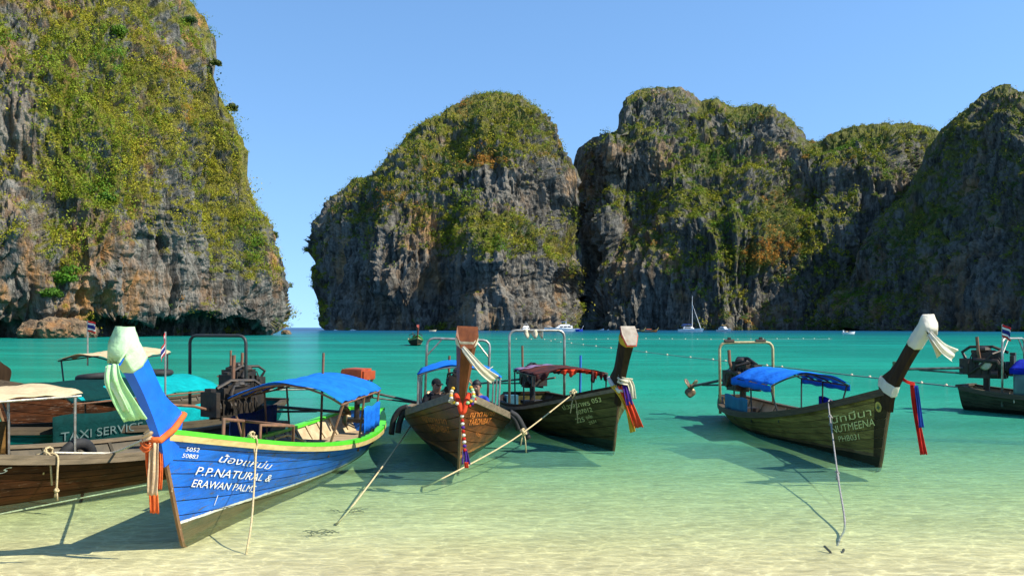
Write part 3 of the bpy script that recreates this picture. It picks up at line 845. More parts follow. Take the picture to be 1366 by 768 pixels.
# ------------------------------------------------------------------ long-tail boats
class Hull:
    def __init__(self, k):
        self.__dict__.update(k)
        self.sm = 0.42
    def b(self, s):
        if s > self.sm:
            u = (s - self.sm) / (1 - self.sm)
            return self.B * (1 - u ** self.pb)
        w_ = (self.sm - s) / self.sm
        return self.B * (1 - (1 - self.bs) * w_ ** 2.6)
    def zg(self, s):
        return self.zmin + (self.zbow - self.zmin) * max(0, (s - 0.25) / 0.75) ** 2.2 + (self.zst - self.zmin) * max(0, (0.25 - s) / 0.25) ** 2
    def zk(self, s):
        return -0.26 + 0.17 * s ** 7 + 0.22 * (1 - s) ** 6
    def pw(self, s):
        return 0.40 + 0.5 * s ** 3 + 0.12 * (1 - s) ** 4
    def P(self, s, t, side, off=0.0):
        zk, zg = self.zk(s), self.zg(s)
        z = zk + (zg - zk) * t
        y = self.b(s) * max(t, 1e-4) ** self.pw(s)
        x = s * self.L + self.rake * s ** 8 * max(z, -0.1) / zg - 0.25 * s ** 8 * max(0, -z) / 0.2
        return Vector((x, side * max(y + off, 0.0), z))
    def y_at(self, x, z):
        s = x / self.L
        for _ in range(6):
            s = min(max(x / (self.L + 1e-9) - self.rake * s ** 8 * max(z, 0) / self.zg(s) / self.L, 0), 1)
        zk, zg = self.zk(s), self.zg(s)
        t = min(max((z - zk) / (zg - zk), 1e-3), 1.3)
        return self.b(s) * t ** self.pw(s)

def letters(h, root, text, mat, side, x0, z0, size, slope=0.0, name='lettering', shear=0.0, stretch=1.0, flip=None):
    """words painted on the planks; x0,z0 is where the first letter stands; reads from the outside"""
    cu = bpy.data.curves.new('txt', 'FONT')
    cu.body = text; cu.size = size; cu.shear = shear; cu.resolution_u = 3
    o = bpy.data.objects.new('txt', cu); COL.objects.link(o)
    bpy.context.view_layer.update()
    me = o.evaluated_get(bpy.context.evaluated_depsgraph_get()).to_mesh()
    vs = [v.co.copy() for v in me.vertices]; fs = [tuple(p.vertices) for p in me.polygons]
    bpy.data.objects.remove(o)
    d = -1 if side > 0 else 1            # seen from port the bow is on the left
    out = []
    for v in vs:
        x = x0 + d * v.x * stretch
        z = z0 + v.y + slope * v.x * stretch
        out.append(Vector((x, side * (h.y_at(x, z) + 0.026), z)))
    if side > 0: pass
    fs2 = fs if side < 0 else fs
    return mesh_obj(name, out, fs2, mat, root)

def flag(parent, base, top, size, wave_dir=(1, 0, 0), droop=0.0):
    pole = MB().tube([base, top], 0.018, 8).build('flag_pole', MT['steel'], parent)
    tp = Vector(top); wd = Vector(wave_dir).normalized()
    hgt = size * 0.66
    side = wd.cross(Vector((0, 0, 1)))
    def pt(u, v):       # u along the fly, v down the hoist
        p = tp + wd * (u * size * (1 - 0.55 * droop)) + Vector((0, 0, -v * hgt - u * size * droop * 0.9))
        return p + side * (0.06 * size * math.sin(u * 7 + v * 2) * (0.3 + u))
    for a, b_, m in ((0, 1 / 6, 'fl_red'), (1 / 6, 2 / 6, 'fl_white'), (2 / 6, 4 / 6, 'fl_blue'), (4 / 6, 5 / 6, 'fl_white'), (5 / 6, 1, 'fl_red')):
        MB().grid(lambda u, v: pt(u, a + (b_ - a) * v), 10, 2, 0.006).build('flag_stripe', MT[m], pole, True)
    return pole

def engine(root, x, z, yaw=0.0, tail=3.2, drop=-0.10, cover=None, scale=1.0, lamp=False, exhaust=0.35, tail_yaw=None):
    """car engine on a swivel with its long propeller shaft"""
    S = scale
    rot = Matrix.Rotation(yaw, 4, 'Z')
    base = Matrix.Translation((x, 0, z)) @ rot
    def T(mb):
        mb.v = [base @ (p * S) for p in mb.v]; return mb
    m = MB().box((0, 0, 0.12), (0.62, 0.28, 0.26)).box((0.02, 0, 0.32), (0.50, 0.22, 0.20)).box((-0.34, 0, 0.15), (0.22, 0.30, 0.30))
    for i in range(4): m.box((-0.18 + i * 0.13, 0.16, 0.30), (0.07, 0.12, 0.08))
    m.tube([(-0.2, -0.2, 0.28), (0.2, -0.22, 0.26), (0.30, -0.16, 0.05)], 0.045, 8)
    m.lathe([(0.001, 0), (0.14, 0), (0.14, 0.05), (0.001, 0.05)], (0.33, 0, 0.12), 14, 'x')
    m.tube([(0.10, 0.18, 0.1), (0.24, 0.24, 0.32), (0.1, 0.12, 0.44), (-0.15, 0.1, 0.45)], 0.028, 6)
    m.tube([(-0.3, -0.16, 0.0), (-0.1, -0.25, 0.15), (0.12, -0.22, 0.40), (0.25, 0.0, 0.46)], 0.022, 6)
    m.ball((-0.05, 0.02, 0.47), 0.13, 10, 6, (1, 1, 0.55))
    for i in range(6):
        m.tube([(-0.3 + i * 0.11, 0.15, 0.0), (-0.28 + i * 0.1, 0.2, 0.18), (-0.25 + i * 0.1, 0.1 - 0.04 * i, 0.42)], 0.013, 5)
        m.tube([(-0.3 + i * 0.11, -0.15, 0.0), (-0.3 + i * 0.12, -0.19, 0.2), (-0.22 + i * 0.07, -0.06, 0.44)], 0.012, 5)
    m.lathe([(0.001, -0.06), (0.085, -0.06), (0.085, 0.06), (0.001, 0.06)], (0.16, -0.22, 0.02), 10, 'x').lathe([(0.001, -0.05), (0.06, -0.05), (0.06, 0.05), (0.001, 0.05)], (0.2, 0.2, 0.16), 10, 'x')
    m.box((-0.05, 0, 0.435), (0.42, 0.13, 0.06)).tube([(-0.38, 0.1, 0.3), (-0.44, 0.14, 0.42), (-0.3, 0.1, 0.52), (0.1, 0.04, 0.53), (0.36, 0.05, 0.42)], 0.03, 6)
    eng = T(m).build('engine', MT['iron'], root)
    T(MB().box((0.44, 0, 0.18), (0.07, 0.40, 0.38)).box((0.44, 0, 0.40), (0.09, 0.16, 0.05))).build('radiator', MT['iron'], eng)
    T(MB().tube([(-0.1, -0.16, 0.3), (-0.12, -0.2, 0.45), (-0.14, -0.2, 0.52 + exhaust)], 0.03, 8)).build('exhaust_pipe', MT['rust'], eng)
    T(MB().tube([(0.0, 0, -0.02), (0.0, 0, -0.45)], 0.06, 8).bar((-0.3, 0.13, -0.03), (0.35, 0.13, -0.03), 0.05, 0.07).bar((-0.3, -0.13, -0.03), (0.35, -0.13, -0.03), 0.05, 0.07).box((0, 0, -0.42), (0.3, 0.5, 0.08))).build('swivel', MT['iron'], eng)
    T(MB().tube([(0.3, 0, 0.05), (0.75, 0.02, 0.18), (1.25, 0.04, 0.24)], 0.022, 8)).build('tiller', MT['rust'], eng)
    if lamp: T(MB().lathe([(0.001, 0), (0.09, 0.0), (0.11, 0.03), (0.09, 0.06), (0.001, 0.07)], (0.0, -0.22, 0.20), 14, 'y')).build('air_filter', MT['c_cream'], eng, True)
    if cover:
        T(MB().box((0.0, 0, 0.50), (0.58, 0.50, 0.17)).box((0.28, 0, 0.53), (0.12, 0.42, 0.18)).box((0, 0, 0.60), (0.5, 0.36, 0.06))).build('engine_cover', cover, eng)
    ty = tail_yaw if tail_yaw is not None else 0.0
    tm = base @ Matrix.Rotation(ty, 4, 'Z')
    a = Vector((-0.42, 0, 0.12)); e = Vector((-0.42 - tail, 0, 0.12 + drop * tail))
    sh = MB().tube([a, e], 0.026, 8); sh.tube([a + Vector((0, 0, -0.10)), a * 0.35 + e * 0.65 + Vector((0, 0, -0.02))], 0.02, 6)
    sh.v = [tm @ (p * S) for p in sh.v]
    s_o = sh.build('propeller_shaft', MT['shaft'], eng)
    pr = MB().lathe([(0.001, -0.06), (0.045, -0.04), (0.05, 0.05), (0.001, 0.09)], e, 10, 'x')
    for k in range(3):
        an = k * 2.094 + 0.4
        c, s_ = math.cos(an), math.sin(an)
        def bl(u, v):
            r_ = 0.03 + u * 0.19; wd = 0.11 * math.sin(math.pi * min(1, 0.15 + u * 0.8)) * (v - 0.5) * 2
            return e + Vector((wd * 0.6, c * r_ - s_ * wd * 0.8, s_ * r_ + c * wd * 0.8))
        pr.grid(bl, 5, 3, 0.012)
    pr.v = [tm @ (p * S) for p in pr.v]
    pr.build('propeller', MT['brass'], eng, True)
    return eng

def canopy(root, c, h):
    """curved roof cloth on a pipe frame; c: x0 x1 half zeave zcrown mat posts valance"""
    x0, x1, hw, ze, zc = c['x0'], c['x1'], c['half'], c['eave'], c['crown']
    tilt = c.get('tilt', 0.0); hang = c.get('valance', 0.0); skew = c.get('skew', 0.0)
    def ht(x): return tilt * (x - x0) / (x1 - x0)
    def roof(u, v):
        x = x0 + (x1 - x0) * u; a = (v - 0.5) * 2
        z = ze + (zc - ze) * (1 - abs(a) ** 2.0) + ht(x)
        sag = 0.022 * math.sin(u * math.pi * c.get('bays', 3)) ** 2 * (1 - a * a) + 0.014 * math.sin(u * 19 + a * 6) + 0.010 * math.sin(u * 41 - a * 9) * (0.4 + 0.6 * abs(a))
        return (x, a * hw + skew * z * 0, z - sag)
    r_ = MB().grid(roof, 36, 20, 0.008)
    ro = r_.build('canopy_roof', c['mat'], root, True)
    if hang:
        for sd in (-1, 1):
            MB().grid(lambda u, v: (x0 + (x1 - x0) * u, sd * (hw + 0.012 + 0.010 * math.sin(u * 30)), ze + ht(x0 + (x1 - x0) * u) - 0.012 - v * hang * (1 + 0.08 * math.sin(u * 23))), 24, 2, 0.006).build('canopy_valance', c.get('vmat', c['mat']), ro, True)
    pipe = c.get('pipe', MT['rust'])
    nb = c.get('bays', 3)
    for i in range(nb + 1):
        x = x0 + 0.03 + (x1 - x0 - 0.06) * i / nb
        arc = []
        for k in range(11):
            a = -1 + 2 * k / 10
            arc.append((x, a * hw * 0.99, ze + (zc - ze) * (1 - a * a) + ht(x) - 0.035))
        MB().tube(arc, 0.016, 6).build('roof_hoop', pipe, ro)
    for sd in (-1, 1):
        MB().tube([(x0 + 0.02, sd * hw * 0.985, ze + ht(x0) - 0.03), (x1 - 0.02, sd * hw * 0.985, ze + ht(x1) - 0.03)], 0.016, 6).build('eave_pipe', pipe, ro)
        for x in c['posts']:
            sx_ = min(max(x / h.L, 0), 1); yb_ = min(hw * 0.96, h.b(sx_) - 0.06); zb_ = h.zg(sx_) - 0.06
            MB().tube([(x, sd * yb_, zb_ - 0.12), (x, sd * yb_, zb_), (x, sd * hw * 0.975, ze + ht(x) - 0.035)], 0.018, 6).build('canopy_post', pipe, root)
    for (sd, xa, xb, za, zb, m) in c.get('curtains', []):
        MB().grid(lambda u, v: (xa + (xb - xa) * u, sd * (hw * 0.98 + 0.022 + 0.015 * math.sin(u * 21) * v), zb - (zb - za) * v + 0.02 * math.sin(u * math.pi * 3) * (1 - v)), 20, 4, 0.006).build('side_curtain', m, root, True)
    return ro

def arch(root, x, half, ztop, mat, r_=0.03, brace=True, extras=None, z0=0.2):
    c = 0.16
    pts = [(x, -half, z0), (x, -half, ztop - c)] + [(x, -half + c - c * math.cos(a), ztop - c + c * math.sin(a)) for a in (0.5, 1.05)] + [(x, -half + c, ztop), (x, half - c, ztop)] + [(x, half - c + c * math.sin(a), ztop - c + c * math.cos(a)) for a in (0.5, 1.05)] + [(x, half, ztop - c), (x, half, z0)]
    o = MB().tube(pts, r_, 8).build('stern_frame', mat, root, True)
    if brace:
        for sd in (-1, 1):
            MB().tube([(x, sd * half, ztop - 0.42), (x, sd * (half - 0.34), ztop - 0.02)], r_ * 0.7, 6).build('frame_brace', mat, o)
    return o

grey_stem = surf('worn_stem_wood', (0.22, 0.12, 0.05), (0.12, 0.065, 0.03), 6, 0.7, wear=(0.42, 0.3, 0.16), wear_amt=0.38)

def longtail(k):
    h = Hull(k)
    th = k['th']
    hd = Vector((math.sin(th), -math.cos(th), 0))
    loc = Vector((k['bx'], k['by'], k.get('dz', 0))) - hd * k['L']
    root = empty('longtail_boat', loc, (k.get('roll', 0), k.get('pitch', 0), math.atan2(hd.y, hd.x)))
    tag(root, k['label'], 'boat', k.get('group'))
    lod = k.get('lod', 0)
    ns = 44 if lod == 0 else 20
    S = [i / ns for i in range(ns + 1)]
    inner = k.get('inner', MT['inner'])
    # inside skin and floor carry the planks
    hm = MB()
    for sd in (-1, 1):
        W = 7
        rows = []
        for s in S:
            for j in range(W):
                rows.append(h.P(s, 0.02 + 0.97 * j / (W - 1), sd, -0.03 if lod == 0 else 0.0))
        hm.add(rows, [(i * W + j, (i + 1) * W + j, (i + 1) * W + j + 1, i * W + j + 1) for i in range(ns) for j in range(W - 1)])
    hull = hm.build('hull', inner if lod == 0 else k['hull'], root, True)
    # planks
    if lod == 0:
        n_pl = k.get('planks', 6)
        cuts = [0.0] + [0.30 + 0.70 * (j / (n_pl - 1)) ** 0.95 for j in range(n_pl)]
        for sd in (-1, 1):
            for j in range(n_pl):
                ta, tb = cuts[j] + 0.0045, cuts[j + 1] - 0.0045
                proud = 0.012 + random.uniform(-0.002, 0.003)
                W = 8; vs = []
                for s in S:
                    nz = 0.0015 * math.sin(s * 40 + j * 3)
                    lo_, hi_ = h.P(s, ta, sd, proud), h.P(s, tb, sd, proud)
                    vs += [h.P(s, ta, sd, -0.014), lo_, lo_, h.P(s, ta * 0.67 + tb * 0.33, sd, proud + nz), h.P(s, ta * 0.33 + tb * 0.67, sd, proud + nz), hi_, hi_, h.P(s, tb, sd, -0.014)]
                fs = []
                for i in range(ns):
                    for q in (0, 2, 3, 4, 6):
                        f = (i * W + q, (i + 1) * W + q, (i + 1) * W + q + 1, i * W + q + 1)
                        fs.append(f if sd > 0 else f[::-1])
                mesh_obj('plank', vs, fs, k['hull'], hull, True)
    # transom
    tr = [h.P(0, t, 1, 0.012) for t in (1, 0.8, 0.6, 0.4, 0.2, 0.05)] + [h.P(0, t, -1, 0.012) for t in (0.05, 0.2, 0.4, 0.6, 0.8, 1)]
    nt_ = len(tr)
    tb_ = MB(); tb_.add([p + Vector((-0.03, 0, 0)) for p in tr] + [p + Vector((0.03, 0, 0)) for p in tr], [tuple(range(nt_)), tuple(range(2 * nt_ - 1, nt_ - 1, -1))] + [(i, nt_ + i, nt_ + (i + 1) % nt_, (i + 1) % nt_) for i in range(nt_)])
    tb_.build('transom', k['hull'], root)
    # gunwale rails: cap on top, rub strake under it
    for sd in (-1, 1):
        for nm, w0, w1, za, zb, m in (('gunwale', -0.075, 0.045, -0.005, 0.045, k['rail']), ('rub_strake', 0.012, 0.05, -0.075, -0.008, k.get('rub', k['rail']))):
            if lod and nm == 'rub_strake': continue
            rings = []
            for s in [i / ns * 0.992 for i in range(ns + 1)]:
                p = h.P(s, 1, sd); p2 = h.P(min(1, s + 0.01), 1, sd); p1 = h.P(max(0, s - 0.01), 1, sd)
                tg = (p2 - p1).normalized(); o_ = Vector((-tg.y, tg.x, 0)) * (1 if tg.x > 0 else -1)
                o_ = o_.normalized() * sd
                rings.append([p + o_ * w0 + Vector((0, 0, za)), p + o_ * w1 + Vector((0, 0, za)), p + o_ * w1 + Vector((0, 0, zb)), p + o_ * w0 + Vector((0, 0, zb))])
            MB().loft(rings).build(nm, m, root)
    bst = h.b(0)
    MB().box((-0.01, 0, h.zg(0) + 0.028), (0.13, 2 * bst + 0.14, 0.06)).build('stern_cap', k['rail'], root)
    # stem and prow
    fw, dy, zt = k['tip']
    pwid, pdep = k.get('prow', (0.30, 0.26))
    Lx = h.L + h.rake
    zb = h.zbow
    # thin stem from the keel to the head of the planks
    stem = spline([(h.L - 0.45, 0, -0.13), (h.L - 0.12, 0, -0.09), (h.L + 0.02, 0, 0.06), (h.L + h.rake * 0.55, 0, zb * 0.55), (Lx + 0.02, 0, zb)], 4)
    MB().loft([[p + Vector((0.012, 0.014, 0)), p + Vector((-0.035, 0.022, 0.0)), p + Vector((-0.035, -0.022, 0.0)), p + Vector((0.012, -0.014, 0))] for p in stem]).build('stem', k.get('stem', grey_stem), root)
    dx_ = h.rake * 0.45
    path = spline([(Lx - 0.10, 0, zb * 0.72), (Lx + 0.03, 0, zb * 0.96), (Lx + fw * 0.43, dy * 0.46, zb + (zt - zb) * 0.46), (Lx + fw, dy, zt)], 6)
    rings = []
    m = len(path)
    for i, p in enumerate(path):
        t = (path[min(i + 1, m - 1)] - path[max(i - 1, 0)]).normalized()
        yv = Vector((0, 1, 0)); aft = yv.cross(t).normalized()
        if aft.x > 0: aft = -aft
        ql = min(1, max(0, (p.z - zb * 0.8) / (zt - zb * 0.8)))
        wd = 0.13 + (pwid - 0.13) * ql ** 1.1
        dp = pdep + 0.06 * (1 - ql)
        bulge = 0.22 * math.exp(-((p.z - zb * 0.98) / 0.20) ** 2)
        back = aft * (dp + bulge)
        f = -aft * 0.03
        rings.append([p + f + yv * wd * 0.28, p + back * 0.40 + yv * wd * 0.5, p + back + yv * wd * 0.46, p + back - yv * wd * 0.46, p + back * 0.40 - yv * wd * 0.5, p + f - yv * wd * 0.28])
    # slanted cut on the top
    last = rings[-1]
    cut = [q_ + Vector((0, 0, dz_)) for q_, dz_ in zip(last, (-0.16, -0.03, 0.05, 0.05, -0.03, -0.16))]
    rings[-1] = cut
    pw_o = MB().loft(rings).build('prow', k['prow_mat'], root)
    if k.get('prow_cap'):
        e = [c_ + Vector((0, 0, 0.004)) for c_ in cut]
        top = [c_ + Vector((0.01, 0, 0.035)) for c_ in cut]
        MB().loft([e, top]).build('prow_cap', k['prow_cap'], pw_o)
    k['_prow'] = rings; k['_h'] = h; k['_root'] = root
    # floor boards
    dz = k.get('deck_z', 0.13)
    if lod == 0:
        x = 0.12
        while x < h.L * 0.90:
            wd_ = 0.26; zb_ = dz + random.uniform(-0.004, 0.004)
            if x > h.L * 0.62: zb_ = dz + (x - h.L * 0.62) * 0.16
            ya = max(0.05, h.y_at(x, zb_) - 0.028); yb = max(0.05, h.y_at(x + wd_ - 0.012, zb_) - 0.028)
            MB().add([(x, -ya, zb_), (x + wd_ - 0.012, -yb, zb_), (x + wd_ - 0.012, yb, zb_), (x, ya, zb_), (x, -ya, zb_ - 0.03), (x + wd_ - 0.012, -yb, zb_ - 0.03), (x + wd_ - 0.012, yb, zb_ - 0.03), (x, ya, zb_ - 0.03)],
                     [(0, 1, 2, 3), (7, 6, 5, 4), (0, 4, 5, 1), (1, 5, 6, 2), (2, 6, 7, 3), (3, 7, 4, 0)]).build('deck_board', k.get('deck', MT['deck']), root)
            x += wd_
        # ribs inside the planking
        for i in range(int(h.L / 0.55)):
            s = (0.35 + i * 0.55) / h.L
            if s > 0.9: break
            for sd in (-1, 1):
                pts = []
                for t in (0.45, 0.62, 0.8, 0.985):
                    p = h.P(s, t, sd, -0.055)
                    if p.z > dz - 0.05: pts.append(p)
                if len(pts) > 1: MB().tube(pts, 0.028, 4).build('rib', k.get('rib', inner), root)
        for fx in k.get('thwarts', (0.40, 0.62)):
            x = fx * h.L; z = min(0.36, h.zg(fx) - 0.06)
            y = h.y_at(x, z) - 0.04
            MB().box((x, 0, z), (0.26, 2 * y, 0.035)).build('thwart', k.get('deck', MT['deck']), root)
        # fore deck
        xa, xb = h.L * 0.86, h.L * 0.985
        ya, yb = h.y_at(xa, h.zg(0.86) - 0.09) - 0.03, 0.06
        za, zb2 = h.zg(0.86) - 0.09, h.zg(0.985) - 0.09
        MB().add([(xa, -ya, za), (xb, -yb, zb2), (xb, yb, zb2), (xa, ya, za), (xa, -ya, za - 0.03), (xb, -yb, zb2 - 0.03), (xb, yb, zb2 - 0.03), (xa, ya, za - 0.03)],
                 [(0, 1, 2, 3), (7, 6, 5, 4), (0, 4, 5, 1), (1, 5, 6, 2), (2, 6, 7, 3), (3, 7, 4, 0)]).build('fore_deck', k.get('deck', MT['deck']), root)
    else:
        poly = [h.P(s, 0.8, 1, -0.02) for s in S[::2]] + [h.P(s, 0.8, -1, -0.02) for s in S[::2][::-1]]
        for p in poly: p.z = 0.2
        MB().add(poly, [tuple(range(len(poly)))]).build('deck_board', k.get('deck', MT['deck']), root)
    if 'canopy' in k: canopy(root, k['canopy'], h)
    if 'arch' in k: arch(root, *k['arch'][:4], **(k['arch'][4] if len(k['arch']) > 4 else {}))
    if 'engine' in k: engine(root, **k['engine'])
    bpy.context.view_layer.update()
    return root, h, root.matrix_world.copy()

def place(o, M):
    o.matrix_world = M
    return o

# ---- cloths, ropes and garlands (things tied to the boats)
def rope(pts, r_, mat, label, n=8, knots=(), cat='rope', name='rope', coil=None):
    P = spline(pts, n)
    m = MB().tube(P, r_, 6)
    o = m.build(name, mat, None, True)
    tag(o, label, cat)
    for kp, ks in knots:
        kb = MB()
        kp = Vector(kp)
        for q in range(3):
            ring = []
            ax = Euler((q * 1.1, q * 0.7 + 0.4, q)).to_matrix()
            for a in range(10):
                ring.append(kp + ax @ Vector((ks * math.cos(a * 0.628), ks * math.sin(a * 0.628), 0.3 * ks * math.sin(a * 1.9))))
            kb.tube(ring, r_ * 1.05, 5, closed=True)
        for q in range(2):
            kb.tube([kp, kp + Vector((ks * (q - 0.5), -ks * 0.4, -ks * 2)), kp + Vector((ks * (q - 0.5) * 1.6, -ks * 0.5, -ks * (4 + q * 2)))], r_ * 0.9, 5)
        kb.build('knot', mat, o, True)
    return o

def strip(path, w0, w1, across, pleat=0.25, npl=3, th=0.006, nu=16, nv=14, fray=0.0):
    """hanging cloth: along path, pleated across"""
    P = spline(path, 6); n = len(P) - 1
    ac = Vector(across).normalized()
    def fn(u, v):
        i = min(int(u * n), n - 1); f = u * n - i
        p = P[i].lerp(P[i + 1], f); t = (P[i + 1] - P[i]).normalized()
        nr = t.cross(ac).normalized()
        wd = w0 + (w1 - w0) * u
        a = (v - 0.5) * 2
        q = p + ac * a * wd / 2 + nr * wd * pleat * math.sin(a * math.pi * npl + u * 2.5) * (0.6 + 0.4 * math.sin(u * 5 + a * 2))
        if fray and u > 0.97: q = q + t * fray * math.sin(v * 37)
        return q
    return MB().grid(fn, nu, nv, th)

def wrap(rings, i0, i1, grow, mat_noise=0.015, seed=1):
    """band of cloth round a post whose section rings are given"""
    src = rings[i0:i1 + 1]
    fine = []
    for i in range(len(src) - 1):
        for f in (0, 0.25, 0.5, 0.75): fine.append([a_.lerp(b_, f) for a_, b_ in zip(src[i], src[i + 1])])
    fine.append(src[-1])
    ax = (sum(src[-1], Vector()) - sum(src[0], Vector())).normalized()
    out = []
    m = len(fine)
    for i, rg_ in enumerate(fine):
        c = sum(rg_, Vector()) / len(rg_)
        n = len(rg_); r_ = []
        mean = sum((p - c).length for p in rg_) / n
        for q in range(n):
            for fi in range(4):
                f = fi / 4
                p = rg_[q].lerp(rg_[(q + 1) % n], f); d = p - c
                an = (q + f) / n * 2 * math.pi
                fold = 0.5 * math.sin(i * 1.3 + an * 2 + seed) + 0.35 * math.sin(i * 0.7 - an * 3 + seed * 2) + 0.2 * math.sin(an * 5 + i * 2.1)
                tight = 0.55 if i in (0, m - 1) else 1.0
                r_.append(c + d * 1.0 + d.normalized() * (grow * tight + abs(mat_noise * 1.6 * fold)) + ax * (0.03 * i / max(1, m - 1)))
        out.append(r_)
    return out

def loop_round(rings, i, grow, r_, n=20, tilt=0.0, dz=0.0):
    c = sum(rings[i], Vector()) / len(rings[i])
    out = []
    src = rings[i]; m = len(src)
    for q in range(m):
        for f in (0, 0.33, 0.66):
            p = src[q].lerp(src[(q + 1) % m], f); d = p - c
            out.append(c + d + d.normalized() * grow + Vector((0, 0, dz + tilt * d.x)))
    return MB().tube(out, r_, 6, closed=True)

# ------------------------------------------------------------------ the moored boats
def proj(p):
    return (CX + F_PX * p.x / p.y, CY - F_PX * (p.z - EYE) / p.y)

def on_hull(h, M, side, px, py):
    """the place on the planking that is seen in that direction"""
    best = (1e9, 0, 0)
    lo, hi, za, zb = 0.3 * h.L, h.L * 1.06, 0.0, 1.3
    for it in range(4):
        xs_ = np.linspace(lo, hi, 26); zs_ = np.linspace(za, zb, 18)
        for x in xs_:
            for z in zs_:
                q = M @ Vector((x, side * h.y_at(x, z), z))
                a = proj(q); d = (a[0] - px) ** 2 + (a[1] - py) ** 2
                if d < best[0]: best = (d, x, z)
        dx, dz = (hi - lo) / 12, (zb - za) / 8
        lo, hi, za, zb = best[1] - dx, best[1] + dx, best[2] - dz, best[2] + dz
    return best[1], best[2]

def paint(h, root, M, side, text, a, b_, hpx, mat, shear=0.0, xlen=None, drop=0.0):
    xa, za = on_hull(h, M, side, *a)
    if xlen: xb, zb = xa + xlen, za + drop
    else: xb, zb = on_hull(h, M, side, *b_)
    Y = (M @ Vector((xa, side * h.y_at(xa, za), za))).y
    size = hpx * Y / F_PX / 0.70
    cu = bpy.data.curves.new('t', 'FONT'); cu.body = text; cu.size = size; cu.shear = shear
    o = bpy.data.objects.new('t', cu); COL.objects.link(o); bpy.context.view_layer.update()
    wd = max(o.dimensions.x, 0.01); bpy.data.objects.remove(o)
    return letters(h, root, text, mat, side, xa, za, size, (zb - za) / max(abs(xb - xa), 1e-3), shear=shear, stretch=abs(xb - xa) / wd)

# ---- the blue boat
blueM = hull_mat('blue_planks', (0.006, 0.15, 0.70), (0.012, 0.13, 0.46), (0.12, 0.095, 0.04), (0.06, 0.075, 0.035), (0.72, 0.72, 0.60), 0.02, 0.20, 9.4, 0.03, wear=(0.10, 0.10, 0.11), wear_amt=0.41, rough=0.42, stain=0.28, spec=0.3)
green_rail = surf('green_paint', (0.10, 0.60, 0.03), (0.07, 0.48, 0.02), 5, 0.45, wear=(0.45, 0.38, 0.18), wear_amt=0.33)
tan_rail = surf('tan_wood', (0.50, 0.40, 0.16), (0.36, 0.26, 0.09), 6, 0.7, stretch=(0.4, 2, 2), wear=(0.15, 0.09, 0.03), wear_amt=0.36)
blue_post = surf('blue_post_paint', (0.006, 0.14, 0.70), (0.006, 0.10, 0.55), 4, 0.42, wear=(0.12, 0.10, 0.09), wear_amt=0.33)
kb = dict(bx=-3.56, by=9.661, th=-0.045, L=9.377, B=0.83, bs=0.42, pb=1.55, zmin=0.42, zbow=1.247, zst=0.558, rake=0.62, roll=-0.035, tip=(0.50, -0.22, 2.11), prow=(0.20, 0.21), hull=blueM, rail=green_rail, rub=tan_rail, prow_mat=blue_post, planks=7,
          label='bright blue longtail boat with green rail and white painted names', deck=MT['deck'], inner=MT['inner'],
          canopy=dict(x0=2.75, x1=5.75, half=0.86, eave=1.22, crown=1.48, mat=MT['c_blue'], posts=(2.85, 4.1, 5.6), bays=4,
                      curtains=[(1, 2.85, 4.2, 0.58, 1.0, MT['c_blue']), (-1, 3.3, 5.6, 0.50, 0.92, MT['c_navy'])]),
          engine=dict(x=0.75, z=0.84, yaw=-0.2, tail=1.9, drop=-0.20, tail_yaw=-0.45, cover=surf('orange_paint', (0.42, 0.08, 0.02), (0.28, 0.05, 0.015), 6, 0.5), exhaust=0.05))
blue, bh, bM = longtail(kb)
for tx, a, b_, hp, sh in (('5052', (243.7, 601), (262, 602.5), 5.6, 0.2), ('50883', (239, 609.5), (260.5, 611.5), 5.6, 0.2), ('น้องแหม่ม', (286, 615), (357, 625.5), 9.5, 0.35), ('P.P.NATURAL &', (256, 632.5), (357, 642), 11.5, 0.3), ('ERAWAN PALMS', (251, 648.5), (336, 656), 10.5, 0.3), ('1', (281, 674), (287, 674), 13, 0.35)):
    paint(bh, blue, bM, 1, tx, a, b_, hp, MT['let_white'], sh, xlen=0.05 if tx == '1' else None)
# rusty grab rail and hand rail on the fore deck, mast pole, bent pipe seat
MB().tube([(6.2, -0.45, 0.2), (6.2, -0.45, 0.95), (7.4, -0.30, 1.10), (7.4, -0.30, 0.6)], 0.025, 8).tube([(6.3, 0.3, 0.3), (6.3, 0.3, 0.92), (7.2, 0.12, 1.02), (7.2, 0.12, 0.6)], 0.022, 8).tube([(6.2, -0.45, 0.95), (6.3, 0.3, 0.92)], 0.02, 8).build('grab_rail', MT['rust'], blue, True)
MB().tube([(3.2, -0.1, 0.1), (3.2, -0.1, 1.85)], 0.022, 8).build('mast_pole', MT['rust'], blue)
MB().tube([(5.1, 0.15, 0.12), (5.1, 0.15, 0.55), (5.0, -0.15, 0.62), (5.0, -0.35, 0.55), (5.0, -0.35, 0.12)], 0.02, 8).build('seat_hoop', tan_rail, blue, True)

